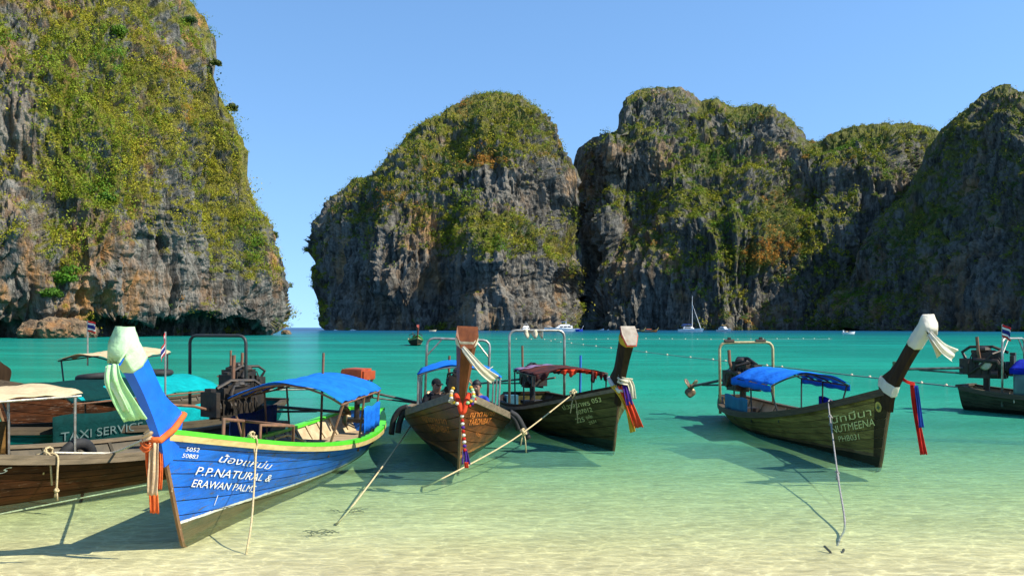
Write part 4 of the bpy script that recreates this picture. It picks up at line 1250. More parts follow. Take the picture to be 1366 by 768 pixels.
# ---- the varnished boat facing the beach
brownM = hull_mat('varnished_planks', (0.20, 0.060, 0.012), (0.10, 0.030, 0.007), (0.035, 0.03, 0.010), (0.02, 0.022, 0.008), (0.42, 0.14, 0.03), 0.12, 0.20, 8.4, 0.05, wear=(0.28, 0.09, 0.015), wear_amt=0.40, rough=0.4, spec=0.2)
brown_wood = surf('red_brown_wood', (0.17, 0.055, 0.018), (0.10, 0.032, 0.012), 3, 0.4, stretch=(4, 4, 0.5), spec=0.2)
grey_wood = surf('weathered_rail', (0.20, 0.15, 0.09), (0.11, 0.085, 0.05), 5, 0.75, stretch=(0.5, 3, 3), wear=(0.32, 0.28, 0.2), wear_amt=0.36)
kd = dict(bx=-0.859, by=14.399, th=0.07, L=8.361, B=1.15, bs=0.42, pb=2.26, zmin=0.42, zbow=1.283, zst=0.6, rake=0.50, roll=-0.04, tip=(0.42, 0.04, 2.16), prow=(0.34, 0.24), hull=brownM, rail=grey_wood, prow_mat=brown_wood, planks=6,
          label='dark varnished longtail boat with orange names and two people aboard', deck=MT['dark_deck'], inner=MT['inner_dark'], prow_cap=None,
          canopy=dict(x0=2.6, x1=5.3, half=0.82, eave=1.36, crown=1.56, mat=MT['c_blue'], posts=(2.7, 4.0, 5.2), bays=3, pipe=MT['steel']),
          arch=(1.5, 0.74, 2.02, MT['steel'], dict(r_=0.03)),
          engine=dict(x=0.9, z=0.78, yaw=0.0, tail=2.6, drop=-0.2, tail_yaw=0.2, exhaust=0.30))
brown, dh, dM_ = longtail(kd)
paint(dh, brown, dM_, 1, 'ญาดาบาท', (624, 556), (658, 567), 7.5, MT['let_orange'], xlen=1.30, drop=-0.09)
paint(dh, brown, dM_, 1, 'YARDNBAT', (622.5, 567), (653, 579), 8.5, MT['let_orange'], xlen=1.22, drop=-0.09)
paint(dh, brown, dM_, 1, '1131', (632, 579), (641, 582), 4, MT['let_orange'], xlen=0.40, drop=-0.09)
paint(dh, brown, dM_, -1, 'ญาดาบาท', (566, 561), (604, 555), 7.5, MT['let_orange'], xlen=1.30, drop=0.09)
paint(dh, brown, dM_, -1, 'YARDNBAT', (575, 573), (608, 567), 8.5, MT['let_orange'], xlen=1.22, drop=0.09)
paint(dh, brown, dM_, -1, '1131', (580, 579), (588, 578), 4, MT['let_orange'], xlen=0.40, drop=0.09)

# ---- the dark green weathered boat
greenM = hull_mat('dark_green_planks', (0.13, 0.115, 0.034), (0.065, 0.062, 0.02), (0.035, 0.07, 0.04), (0.02, 0.04, 0.024), None, 0.08, 0.20, 7.5, wear=(0.15, 0.13, 0.06), wear_amt=0.39, rough=0.6)
dark_wood = surf('dark_wood', (0.042, 0.025, 0.012), (0.022, 0.013, 0.007), 3, 0.6, stretch=(4, 4, 0.5), wear=(0.09, 0.055, 0.025), wear_amt=0.33, spec=0.08)
ke = dict(bx=1.9, by=16.727, th=0.20, L=7.6, B=1.12, bs=0.5, pb=2.9, zmin=0.46, zbow=1.213, zst=0.52, rake=0.36, roll=0.0, tip=(0.48, 0.04, 2.13), prow=(0.29, 0.22), hull=greenM, rail=dark_wood, rub=grey_wood, prow_mat=dark_wood, planks=6,
          label='weathered dark green longtail boat with torn canopy and yellow number 053', deck=MT['dark_deck'], inner=MT['inner_dark'], prow_cap=surf('grey_cap_wood', (0.38, 0.33, 0.26), (0.26, 0.21, 0.16), 8, 0.7, wear=(0.40, 0.08, 0.03), wear_amt=0.38),
          canopy=dict(x0=2.3, x1=4.6, half=0.84, eave=1.27, crown=1.40, mat=MT['c_torn'], posts=(2.4, 3.4, 4.5), bays=3, pipe=MT['black_pipe']),
          arch=(1.25, 0.72, 2.22, MT['steel'], dict(brace=False, r_=0.035)),
          engine=dict(x=0.65, z=0.80, yaw=0.2, tail=1.6, drop=-0.12, tail_yaw=0.45, exhaust=0.45, scale=1.05))
greenb, eh, eM = longtail(ke)
for tx, a, b_, hp in (('ป.วาสนาพร', (753, 546.5), (788.5, 540), 6.0), ('053', (791.6, 537.8), (804, 535.5), 6), ('007012', (771.6, 553), (792, 548.3), 5.5), ('225', (771, 564), (782, 561.8), 6), ('ภูเก็ต', (784, 558.5), (792, 557), 4), ('2531', (788, 566), (797, 563), 3.8)):
    paint(eh, greenb, eM, -1, tx, a, b_, hp, MT['let_yellow'])
MB().grid(lambda u, v: (2.32 + 0.6 * v, -0.84 + u * 1.0, 1.29 + 0.11 * (1 - (1 - u * 1.18) ** 2) + 0.012 * math.sin(u * 17)), 12, 5, 0.01).build('canopy_patch', MT['c_purple'], greenb, True)
for (yy, w_, dr, mt, sd_) in ((-0.50, 0.62, 0.10, 'c_torn', 1), (-0.12, 0.5, 0.07, 'c_redorange', 5), (0.26, 0.62, 0.10, 'c_redorange', 2), (0.62, 0.36, 0.17, 'c_torn', 8)):
    MB().grid(lambda u, v: (4.62 - 0.05 * v + 0.02 * math.sin(u * 20), yy + (u - 0.5) * w_, 1.385 - 0.13 * ((yy + (u - 0.5) * w_) / 0.84) ** 2 - v * dr * (1 + 0.6 * math.sin(u * 5.3 + sd_) + 0.35 * math.sin(u * 14.1 + sd_ * 3) + 0.2 * math.sin(u * 31))), 22, 3, 0.006).build('canopy_tatter', MT[mt], greenb, True)
    MB().grid(lambda u, v: (2.5 + 2.0 * v, yy + (u - 0.5) * w_, 1.36 - 0.13 * ((yy + (u - 0.5) * w_) / 0.84) ** 2 - 0.05 * math.sin(v * 9 + sd_) ** 2), 6, 10, 0.006).build('canopy_lining', MT[mt], greenb, True)
MB().tube([(2.5, 0.78, 0.4), (2.5, 0.80, 1.62)], 0.03, 8).build('mast_pole', surf('blue_pole_paint', (0.02, 0.15, 0.5)), greenb)
MB().grid(lambda u, v: (1.25 + 0.05 * math.sin(u * 13), -0.1 + (u - 0.5) * 0.5, 2.25 - v * (0.08 + 0.16 * abs(math.sin(u * 8)))), 16, 3, 0.008).build('rag', MT['c_cream'], greenb, True)
MB().box((1.0, -0.62, 0.42), (0.34, 0.30, 0.30)).build('battery_box', surf('blue_box_paint', (0.04, 0.16, 0.22)), greenb)

# ---- the weathered olive boat
oliveM = hull_mat('olive_planks', (0.30, 0.245, 0.065), (0.17, 0.14, 0.04), (0.028, 0.032, 0.015), (0.016, 0.02, 0.010), (0.17, 0.12, 0.055), 0.02, 0.16, 8.5, 0.05, wear=(0.05, 0.035, 0.018), wear_amt=0.40, rough=0.65, dark=(8.28, (0.03, 0.022, 0.012), 0.20))
dark_rail = surf('dark_rail_wood', (0.085, 0.06, 0.03), (0.045, 0.032, 0.018), 5, 0.7, stretch=(0.5, 3, 3), wear=(0.2, 0.16, 0.09), wear_amt=0.36)
kf = dict(bx=6.066, by=14.791, th=0.042, L=8.527, B=0.86, bs=0.32, pb=1.45, zmin=0.39, zbow=1.32, zst=0.507, rake=0.45, roll=0.01, tip=(0.55, 0.36, 2.34), prow=(0.19, 0.16), hull=oliveM, rail=dark_rail, prow_mat=dark_wood, planks=7,
          label='weathered olive wooden longtail boat with blue canopy and round bow emblem', deck=MT['deck'], inner=MT['inner'],
          canopy=dict(x0=2.75, x1=5.45, half=0.80, eave=1.16, crown=1.40, mat=MT['c_blue'], vmat=MT['c_blue'], valance=0.13, posts=(2.85, 4.1, 5.35), bays=3, pipe=MT['black_pipe'],
                      curtains=[(-1, 2.2, 3.95, 0.42, 0.76, surf('teal_curtain', (0.01, 0.16, 0.26), (0.008, 0.11, 0.19), 4, 0.85)), (1, 3.8, 5.35, 0.42, 0.80, MT['c_royal'])]),
          arch=(1.25, 0.66, 1.93, surf('yellowed_pipe', (0.50, 0.44, 0.22), (0.30, 0.25, 0.12), 8, 0.5, wear=(0.16, 0.08, 0.03), wear_amt=0.36), dict(brace=False, r_=0.035)),
          engine=dict(x=0.95, z=0.82, yaw=0.3, tail=0.85, drop=-0.2, tail_yaw=0.3, exhaust=0.16, scale=1.35))
olive, fh, fM = longtail(kf)
for tx, a, b_, hp in (('นัทมีนา', (1110.6, 565), (1163, 554), 9), ('NUTMEENA', (1112, 578), (1168.5, 567.5), 9.5), ('PHB031', (1121, 589), (1148, 585.8), 7.5)):
    paint(fh, olive, fM, -1, tx, a, b_, hp, MT['let_yellow'])
ex, ez = on_hull(fh, fM, -1, 1173.5, 542.5)
def on_disc(r_, a): 
    x = ex + r_ * math.cos(a); z = ez + r_ * math.sin(a)
    return x, z
em = [Vector((ex, -(fh.y_at(ex, ez) + 0.024), ez))]
for q in range(24):
    x, z = on_disc(0.085, q / 24 * 2 * math.pi); em.append(Vector((x, -(fh.y_at(x, z) + 0.024), z)))
emb = mesh_obj('emblem', em, [(0, 1 + q, 1 + (q + 1) % 24) for q in range(24)], surf('emblem_yellow', (0.50, 0.42, 0.08), (0.32, 0.26, 0.05), 20, 0.6), olive)
eb = [Vector((ex + dx, -(fh.y_at(ex + dx, ez + dz_) + 0.030), ez + dz_)) for dx, dz_ in ((-0.05, -0.02), (-0.01, 0.01), (0.0, 0.06), (0.02, 0.01), (0.06, 0.0), (0.02, -0.03), (0.0, -0.06), (-0.02, -0.03))]
mesh_obj('emblem_figure', eb, [tuple(range(8))], surf('emblem_green', (0.05, 0.12, 0.05)), emb)
MB().box((4.35, -0.42, 0.30), (0.34, 0.28, 0.20)).ball((4.3, -0.42, 0.44), 0.07).build('cargo_bag', surf('tan_bag', (0.45, 0.22, 0.10), (0.3, 0.15, 0.07)), olive)
for yy in (-0.42, 0.36):
    MB().tube([(1.25, yy - 0.12, 1.965), (1.25, yy + 0.12, 1.965)], 0.045, 8).box((1.25, yy, 2.02), (0.07, 0.07, 0.08)).build('frame_lamp', MT['iron'], olive)

# ---- the dark boat that runs out of the picture on the left
redM = hull_mat('red_brown_planks', (0.10, 0.033, 0.011), (0.045, 0.017, 0.007), (0.12, 0.042, 0.014), (0.05, 0.02, 0.009), None, 0.05, 0.08, 8.4, wear=(0.19, 0.13, 0.09), wear_amt=0.41, rough=0.7)
ka = dict(bx=-8.62, by=9.05, th=-0.53, L=8.3, B=0.95, bs=0.42, pb=2.1, zmin=0.46, zbow=1.35, zst=0.58, rake=0.5, roll=0.0, tip=(0.6, 0, 2.3), hull=redM, rail=grey_wood, rub=grey_wood, prow_mat=dark_wood, planks=7,
          label='dark red-brown longtail boat with beige canopy, its rail worn grey', deck=MT['dark_deck'], inner=MT['inner_dark'],
          canopy=dict(x0=4.15, x1=6.9, half=0.80, eave=1.40, crown=1.50, mat=MT['c_beige'], posts=(4.25, 6.8), bays=2, pipe=MT['steel'],
                      curtains=[(-1, 4.25, 6.8, 0.48, 0.95, MT['c_brown'])]),
          engine=dict(x=0.75, z=0.80, yaw=-0.1, tail=1.35, drop=-0.12, tail_yaw=-0.5, exhaust=0.40, scale=1.1))
dark_boat, ah, aM = longtail(ka)
paint(ah, dark_boat, aM, 1, 'S', (-6, 632), (11, 629), 7, MT['let_white'], 0.5)

# ---- the teal boat behind it
tealM = hull_mat('teal_planks', (0.0, 0.16, 0.15), (0.0, 0.11, 0.11), (0.05, 0.05, 0.03), (0.03, 0.03, 0.02), None, 0.05, 0.15, 8.5, rough=0.5)
kt = dict(bx=-8.75, by=13.25, th=-0.36, L=8.6, B=0.95, bs=0.42, pb=2.1, zmin=0.42, zbow=0.85, zst=0.58, rake=0.5, tip=(0.5, 0, 1.7), hull=tealM, rail=dark_rail, prow_mat=dark_wood, planks=6,
          label='teal longtail boat with teal canopy and black stern frame, behind the dark boat', deck=MT['dark_deck'], inner=MT['inner_dark'],
          canopy=dict(x0=2.9, x1=6.6, half=0.86, eave=1.06, crown=1.34, mat=MT['c_teal'], posts=(3.0, 4.7, 6.5), bays=3, pipe=MT['rust'],
                      curtains=[(1, 2.9, 4.8, 0.42, 0.80, MT['c_teal']), (1, 4.9, 7.0, 0.20, 0.86, MT['c_dark_shaded_teal'])]),  # forward curtain: shadow on the teal cloth put into a darker colour
          arch=(1.9, 0.74, 2.12, MT['black_pipe'], dict(brace=False, r_=0.035)),
          engine=dict(x=1.0, z=0.84, yaw=-0.2, tail=1.6, drop=-0.10, tail_yaw=-0.4, exhaust=0.28, scale=1.1))
teal, th_, tM = longtail(kt)
MB().grid(lambda u, v: (4.7 + 1.95 * u, (v - 0.5) * 1.76, 1.075 + 0.28 * (1 - ((v - 0.5) * 2) ** 2) - 0.01 * math.sin(u * 14 + v * 9)), 14, 16, 0.008).build('painted_shade_sheet', MT['c_dark_shaded_teal'], teal, True)  # added dark sheet: paints the shaded part of the teal roof
# words on the side cloth whose shade is in its colour
cu = bpy.data.curves.new('t', 'FONT'); cu.body = 'TAXI SERVICE'; cu.size = 0.20
o = bpy.data.objects.new('t', cu); COL.objects.link(o); bpy.context.view_layer.update()
me_ = o.evaluated_get(bpy.context.evaluated_depsgraph_get()).to_mesh()
tw = o.dimensions.x
vs_ = [Vector((6.88 - v.co.x * 1.8 / tw, 0.905, 0.46 + v.co.y)) for v in me_.vertices]; fs_ = [tuple(p.vertices) for p in me_.polygons]
bpy.data.objects.remove(o)
mesh_obj('lettering', vs_, fs_, MT['let_grey'], teal)
flag(teal, (4.5, 0.9, 0.45), (4.5, 0.9, 2.22), 0.42, (0.5, 0.3, 0), 0.75)

# ---- the boat with the raised beige sunshade farther out
kc = dict(bx=-9.7, by=17.4, th=-0.30, L=8.2, B=0.95, bs=0.42, pb=2.1, zmin=0.46, zbow=1.3, zst=0.58, rake=0.5, tip=(0.5, 0, 2.1), hull=redM, rail=dark_rail, prow_mat=dark_wood, planks=6,
          label='longtail boat with a high beige sunshade and small flag, beyond the teal boat', deck=MT['dark_deck'], inner=MT['inner_dark'],
          canopy=dict(x0=4.4, x1=6.3, half=0.72, eave=1.72, crown=1.84, tilt=-0.12, mat=MT['c_beige'], posts=(4.5, 6.2), bays=2, pipe=MT['black_pipe']),
          engine=dict(x=0.8, z=0.8, yaw=0.2, tail=2.2, drop=-0.12, tail_yaw=0.5))
shade, ch_, cM = longtail(kc)
flag(shade, (5.6, -0.55, 1.45), (5.6, -0.55, 2.45), 0.36, (0.3, 1, 0), 0.15)

# ---- the boat cut by the right edge
rightM = hull_mat('grey_green_planks', (0.085, 0.085, 0.05), (0.05, 0.052, 0.03), (0.02, 0.02, 0.014), (0.014, 0.014, 0.010), None, 0.12, 0.2, 8.5, wear=(0.18, 0.15, 0.1), wear_amt=0.36)
kg = dict(bx=17.9, by=18.6, th=0.66, L=8.4, B=0.95, bs=0.45, pb=2.1, zmin=0.5, zbow=1.3, zst=0.66, rake=0.5, tip=(0.5, 0, 2.2), hull=rightM, rail=dark_rail, prow_mat=dark_wood, planks=6,
          label='longtail boat flying a flag over its stern frame, engine shaft raised', deck=MT['deck'], inner=MT['inner'],
          canopy=dict(x0=1.5, x1=5.0, half=0.82, eave=1.22, crown=1.45, mat=MT['c_royal'], valance=0.12, posts=(1.6, 3.3, 4.9), bays=3, pipe=MT['steel'], curtains=[(-1, 1.6, 3.4, 0.5, 1.08, surf('clear_sheet', (0.10, 0.16, 0.15), (0.07, 0.12, 0.12), 4, 0.2))]),
          arch=(1.25, 0.66, 2.0, MT['steel'], dict(r_=0.03)),
          engine=dict(x=0.55, z=1.0, yaw=0.3, tail=1.2, drop=-0.03, tail_yaw=0.4, exhaust=0.2, scale=1.45, lamp=True))
rightb, gh, gM = longtail(kg)
flag(rightb, (1.25, -0.66, 1.9), (1.25, -0.66, 2.38), 0.50, (0.8, -0.6, 0), 0.25)

# ---- small longtails far out
farM = hull_mat('far_green_planks', (0.10, 0.16, 0.03), (0.05, 0.08, 0.02), (0.03, 0.03, 0.02), (0.02, 0.02, 0.01), (0.5, 0.5, 0.2), 0.5, 0.9, 8, 0.12)
p = gpt(557, 461)
farb, xh, xM = longtail(dict(bx=p.x, by=p.y, th=0.16, L=8.0, B=0.95, bs=0.45, pb=2.2, zmin=0.5, zbow=1.35, zst=0.6, rake=0.5, tip=(0.6, 0, 2.45), hull=farM, rail=green_rail, prow_mat=surf('red_post_paint', (0.35, 0.06, 0.03), (0.2, 0.03, 0.02)), lod=1,
        label='small green longtail boat with red prow, far out on the water', engine=dict(x=0.8, z=0.8, yaw=0.2, tail=2.5), canopy=dict(x0=2.2, x1=4.6, half=0.8, eave=1.35, crown=1.5, mat=MT['c_dark_shaded_teal'], posts=(2.3, 4.5), bays=2)))
orM = hull_mat('far_orange_planks', (0.38, 0.14, 0.04), (0.25, 0.09, 0.03), (0.1, 0.05, 0.02), (0.06, 0.03, 0.02), None, 0.1, 0.2, 8)
for px_, py_, Y_, th_a, hm_, rl, lb, cn in ((868, 439, 430, 1.45, orM, tan_rail, 'tiny orange longtail boat below the dark cliff', None), (851, 439, 440, 1.5, farM, grey_wood, 'tiny pale longtail boat beside the orange one below the cliff', 'c_cream')):
    X_ = (px_ + 8 - CX) / F_PX * Y_
    spec = dict(bx=X_, by=Y_, th=th_a, L=7.2, B=0.9, bs=0.45, pb=2.2, zmin=0.5, zbow=1.3, zst=0.6, rake=0.5, tip=(0.6, 0, 2.3), hull=hm_, rail=rl, prow_mat=tan_rail, lod=1, label=lb)
    spec['canopy'] = dict(x0=2.2, x1=4.8, half=0.8, eave=1.35, crown=1.5, mat=MT[cn or 'c_orange'], posts=(2.3, 4.7), bays=2)
    longtail(spec)

# ------------------------------------------------------------------ things tied to the boats
def prow_pt(k, i, off=(0, 0, 0)):
    rg = k['_prow']; r_ = rg[i if i >= 0 else len(rg) + i]
    return k['_root'].matrix_world @ (sum(r_, Vector()) / len(r_) + Vector(off))

def gun_at(h, M, side, px, top=True):
    best = (1e9, None)
    for i in range(400):
        p = M @ (h.P(i / 400, 1, side, 0.02) + Vector((0, 0, 0.03)))
        d = abs(proj(p)[0] - px)
        if d < best[0]: best = (d, p)
    return best[1]

def prow_cloth(k, M, i0, i1, mat, label, tails, grow=0.012, seed=1, cap=True, name='prow_cloth'):
    """band of cloth round the prow (local rings) with hanging tails (world paths)"""
    rings = wrap(k['_prow'], i0, i1, grow, 0.006, seed)
    o = MB().loft([[M @ p for p in r_] for r_ in rings], cap=cap).build(name, mat, None, True)
    tag(o, label, 'cloth')
    for path, w0, w1, ac, m, pl in tails:
        strip(path, w0, w1, ac, pl, 2, nu=14, nv=12, fray=0.01).build('cloth_tail', m, o, True)
    return o

NP = len(kb['_prow']) - 1
# blue boat: pale green cloth on the prow head, orange and tan ribbons lower down
Yb = prow_pt(kb, NP).y
prow_cloth(kb, bM, NP - 3, NP, cloth('mint_cloth', (0.50, 0.80, 0.42), (0.60, 0.82, 0.52)), 'pale green cloth knotted round the blue prow head', [
    ([ypt(150, 486, Yb - 0.16), ypt(152, 505, Yb - 0.22), ypt(164, 530, Yb - 0.16), ypt(182, 560, Yb - 0.10)], 0.10, 0.22, (1, 0.1, 0.15), MT['c_lime'], 0.18),
    ([ypt(146, 488, Yb - 0.15), ypt(146, 508, Yb - 0.20), ypt(156, 528, Yb - 0.18), ypt(166, 548, Yb - 0.12)], 0.08, 0.12, (1, -0.2, 0.1), MT['c_limep'], 0.22)], 0.008, 4)
Yg = prow_pt(kb, 5).y - 0.22
o = loop_round(kb['_prow'], 6, 0.02, 0.035).build('prow_ribbon', MT['c_orange'], None, True)
o.matrix_world = bM
tag(o, 'orange and tan ribbons with fringe tied round the blue prow foot', 'ribbon')
inv = bM.inverted()
def ribbon_part(parent, path, w0, w1, ac, m, pl=0.2, name='ribbon_tail', iv=None):
    mb = strip(path, w0, w1, ac, pl, 2, nu=14, nv=10, fray=0.01)
    mb.v = [iv @ p for p in mb.v]
    return mb.build(name, m, parent, True)
ribbon_part(o, [ypt(198, 588, Yg), ypt(200, 620, Yg - 0.02), ypt(205, 655, Yg), ypt(207, 684, Yg)], 0.07, 0.09, (1, 0, 0), MT['c_orange'], 0.25, iv=inv)
ribbon_part(o, [ypt(205, 590, Yg - 0.05), ypt(205, 625, Yg - 0.06), ypt(204, 660, Yg - 0.05)], 0.09, 0.10, (1, 0, 0), MT['c_tan'], 0.3, 'fringe', iv=inv)
ribbon_part(o, [ypt(212, 595, Yg + 0.05), ypt(214, 620, Yg + 0.05), ypt(213, 652, Yg + 0.05)], 0.05, 0.05, (1, 0, 0), MT['c_orange'], 0.2, iv=inv)
ribbon_part(o, [ypt(190, 584, Yg), ypt(200, 578, Yg - 0.05), ypt(210, 572, Yg)], 0.10, 0.16, (0.2, 0, 1), MT['c_tan'], 0.12, 'knot', iv=inv)
ribbon_part(o, [ypt(188, 592, Yg), ypt(196, 598, Yg - 0.06), ypt(206, 590, Yg - 0.04)], 0.10, 0.06, (0.2, 0, 1), MT['c_orange'], 0.2, 'bow_loop', iv=inv)

# varnished boat: white cloth streaming from the prow head, flower garland
Yd = prow_pt(kd, NP).y
prow_cloth(kd, dM_, NP - 2, NP - 1, MT['c_cream'], 'long cream cloth streaming from the varnished brown prow', [
    ([ypt(617, 463, Yd - 0.18), ypt(628, 476, Yd - 0.30), ypt(644, 494, Yd - 0.34), ypt(660, 506, Yd - 0.26)], 0.06, 0.16, (0.7, 0.1, 0.75), MT['c_cream'], 0.12),
    ([ypt(618, 466, Yd - 0.20), ypt(632, 484, Yd - 0.32), ypt(646, 496, Yd - 0.30), ypt(654, 492, Yd - 0.22)], 0.06, 0.12, (0.6, 0.2, 0.8), MT['c_white'], 0.14)], 0.012, 3, cap=False)
gar = empty('flower_garland', prow_pt(kd, 4))
tag(gar, 'red, white and yellow flower garland with purple tassel hanging from the varnished prow', 'garland')
gi = Matrix.Translation(gar.location).inverted()
Yf = Yd + 0.25
def beads(path, r_, mats, step=0.75, name='flower'):
    P = spline(path, 8); d = 0; groups = {}
    acc = 0; n = 0
    for i in range(1, len(P)):
        acc += (P[i] - P[i - 1]).length
        if acc > r_ * 2 * step:
            acc = 0; mt = mats[n % len(mats)]; n += 1
            mb = MB().ball(gi @ P[i], r_, 8, 5, (1, 1, 0.85)); mb.build(name, MT[mt], gar, True)
fY = lambda px, py, d=0.0: ypt(px, py, Yf - 0.42 + d)
MB().tube([gi @ p for p in spline([fY(608, 527, 0.2), fY(612, 535), fY(615, 548, -0.05), fY(619, 548, -0.05), fY(622, 535), fY(626, 526, 0.2)], 6)], 0.04, 8).build('flower_ring', MT['c_redorange'], gar, True)
for pth, ms in (([fY(606, 514, .25), fY(602, 524, .15), fY(603, 534), fY(610, 538, -.05)], ['c_yellow', 'c_white', 'c_tan']), ([fY(626, 513, .25), fY(631, 522, .15), fY(631, 532), fY(624, 537, -.05)], ['c_yellow', 'c_lime', 'c_white']),
               ([fY(605, 528, .1), fY(600, 534, .05), fY(606, 538, 0)], ['c_tan', 'c_cream']), ([fY(627, 528, .1), fY(634, 534, .05), fY(626, 541, 0)], ['c_violet', 'c_red', 'c_tan']),
               ([fY(616, 549, -.05), fY(617, 565, -.05), fY(619, 585, -.05), fY(620, 600, -.05)], ['c_white', 'c_red', 'c_white', 'c_violet', 'c_red'])):
    beads(pth, 0.030, ms)
t_ = strip([fY(620, 598, -.05), fY(621, 608, -.05), fY(622, 619, -.05)], 0.05, 0.13, (1, 0, 0), 0.25, 2, nu=8, nv=10); t_.v = [gi @ p for p in t_.v]; t_.build('tassel', MT['c_violet'], gar, True)
t_ = strip([fY(622, 616, -.07), fY(622.5, 624, -.07)], 0.05, 0.06, (1, 0, 0), 0.25, 2, nu=6, nv=8); t_.v = [gi @ p for p in t_.v]; t_.build('tassel_end', MT['c_redorange'], gar, True)
t_ = strip([fY(618, 600, -.04), fY(618, 620, -.04)], 0.03, 0.03, (1, 0, 0), 0.1, 1, nu=6, nv=4); t_.v = [gi @ p for p in t_.v]; t_.build('white_ribbon', MT['c_white'], gar, True)

# dark green boat: red, yellow and violet sashes
Ye = prow_pt(ke, 5).y - 0.26
eY = lambda px, py, d=0.0: ypt(px, py, Ye + d)
o = loop_round(ke['_prow'], 6, 0.02, 0.045).build('prow_ribbon', MT['c_white'], None, True); o.matrix_world = eM
tag(o, 'red, yellow and white sashes tied round the dark green prow', 'cloth')
iv = eM.inverted()
ribbon_part(o, [eY(828, 514), eY(836, 530, -.05), eY(845, 552, -.05), eY(852, 570, 0)], 0.12, 0.17, (1, 0, 0.2), MT['c_redorange'], 0.22, iv=iv)
ribbon_part(o, [eY(818, 514, .1), eY(827, 524), eY(838, 545), eY(844, 576)], 0.12, 0.10, (1, 0, 0.3), MT['c_yellow'], 0.2, iv=iv)
ribbon_part(o, [eY(833, 512), eY(836, 522, -.07), eY(840, 540, -.07)], 0.10, 0.12, (1, 0, 0.2), MT['c_violet'], 0.2, iv=iv)
ribbon_part(o, [eY(836, 505), eY(842, 515, -.05), eY(845, 532, -.05)], 0.14, 0.10, (1, 0, 0.2), MT['c_cream'], 0.25, iv=iv)
ribbon_part(o, [eY(824, 505), eY(832, 508, -.08), eY(843, 509, 0)], 0.14, 0.12, (0.1, 0, 1), MT['c_cream'], 0.2, 'sash_knot', iv=iv)
MB().tube([q + Vector((0, 0, 0.012)) for q in ke['_prow'][-1]], 0.016, 6, closed=True).build('prow_rim', surf('red_rim_paint', (0.45, 0.05, 0.02), (0.3, 0.03, 0.015), 8, 0.6), greenb)
prow_cloth(ke, eM, NP - 2, NP - 1, MT['c_yellow'], 'narrow yellow band round the dark green prow head', [], 0.008, 5, cap=False, name='prow_band')

# olive boat: white head cloth, white band and red and blue sashes
Yo = prow_pt(kf, NP).y
prow_cloth(kf, fM, NP - 4, NP, MT['c_white'], 'white cloth wrapped round the tall olive prow head', [
    ([ypt(1240, 444, Yo - 0.12), ypt(1248, 454, Yo - 0.2), ypt(1258, 465, Yo - 0.16), ypt(1273, 474, Yo - 0.05)], 0.08, 0.22, (0.5, 0.2, 0.85), MT['c_white'], 0.16),
    ([ypt(1238, 446, Yo - 0.10), ypt(1246, 458, Yo - 0.18), ypt(1254, 474, Yo - 0.12)], 0.07, 0.15, (0.7, 0.2, 0.5), MT['c_cream'], 0.16)], 0.012, 7)
Yw = prow_pt(kf, 6).y
o = MB().loft(wrap(kf['_prow'], 5, 7, 0.014, 0.008, 2), cap=False).build('prow_ribbon', MT['c_white'], None, True); o.matrix_world = fM
tag(o, 'white band with red and blue sashes round the olive prow neck', 'cloth')
iv = fM.inverted()
oY = lambda px, py, d=0.0: ypt(px, py, Yw - 0.28 + d)
ribbon_part(o, [oY(1217, 512), oY(1220, 540), oY(1226, 575), oY(1232, 606)], 0.08, 0.11, (1, 0, 0.1), MT['c_red'], 0.25, iv=iv)
ribbon_part(o, [oY(1222, 514, -.04), oY(1226, 545, -.04), oY(1229, 570, -.04)], 0.06, 0.08, (1, 0, 0.1), MT['c_sblue'], 0.25, iv=iv)
ribbon_part(o, [oY(1201, 500, .1), oY(1208, 508, -.05), oY(1220, 512, -.02)], 0.05, 0.05, (0.1, 0, 1), MT['c_red'], 0.1, iv=iv)

# ---- ropes
p0 = gun_at(bh, bM, 1, 340)
rope([p0 + Vector((-0.15, 0, 0.02)), p0 + Vector((0.03, -0.03, 0.03)), p0 + Vector((0.05, -0.12, -0.2)), gpt(336, 690, 0.25) * 1.0, gpt(328, 741, -0.08)], 0.011, MT['rope'], 'tan mooring rope hanging straight from the blue bow into the shallows', knots=[((p0.x - 0.02, p0.y - 0.02, p0.z + 0.05), 0.05)])
p0 = gun_at(dh, dM_, -1, 574); e0 = gpt(465, 681, -0.02)
rope([p0 + Vector((0, 0.1, 0.02)), p0 + Vector((0, -0.05, 0.02)), p0.lerp(e0, 0.5) + Vector((0, 0, -0.07)), e0, gpt(440, 700, -0.25)], 0.013, MT['rope'], 'taut tan rope from the varnished boat down to the sand', knots=[(tuple(p0.lerp(e0, 0.12)), 0.03)])
p0 = gun_at(eh, eM, -1, 762); e0 = gpt(586, 640, -0.02)
rope([p0 + Vector((0.1, 0.08, 0.04)), p0 + Vector((0, -0.04, 0.0)), p0.lerp(e0, 0.5) + Vector((0, 0, -0.12)), e0, gpt(560, 650, -0.25)], 0.013, MT['rope'], 'long tan rope from the dark green boat passing before the varnished bow', knots=[(tuple(p0.lerp(e0, 0.42) + Vector((0, 0, -0.11))), 0.06), (tuple(p0 + Vector((0.05, -0.05, 0.02))), 0.09)])
p0 = gun_at(fh, fM, -1, 1106); e0 = gpt(1127, 697, 0.0); e1 = gpt(1112, 744, -0.12)
rope([p0 + Vector((0.1, 0.05, 0.02)), p0 + Vector((-0.02, -0.03, 0.0)), p0.lerp(e0, 0.35) + Vector((0, 0, -0.10)), p0.lerp(e0, 0.7) + Vector((0, 0, -0.08)), e0, e0.lerp(e1, 0.5), e1], 0.012, MT['rope_grey'], 'grey anchor rope from the olive boat into the clear shallows', knots=[(tuple(p0.lerp(e0, 0.14) + Vector((0, 0, -0.05))), 0.035), (tuple(p0.lerp(e0, 0.63) + Vector((0, 0, -0.09))), 0.025)])
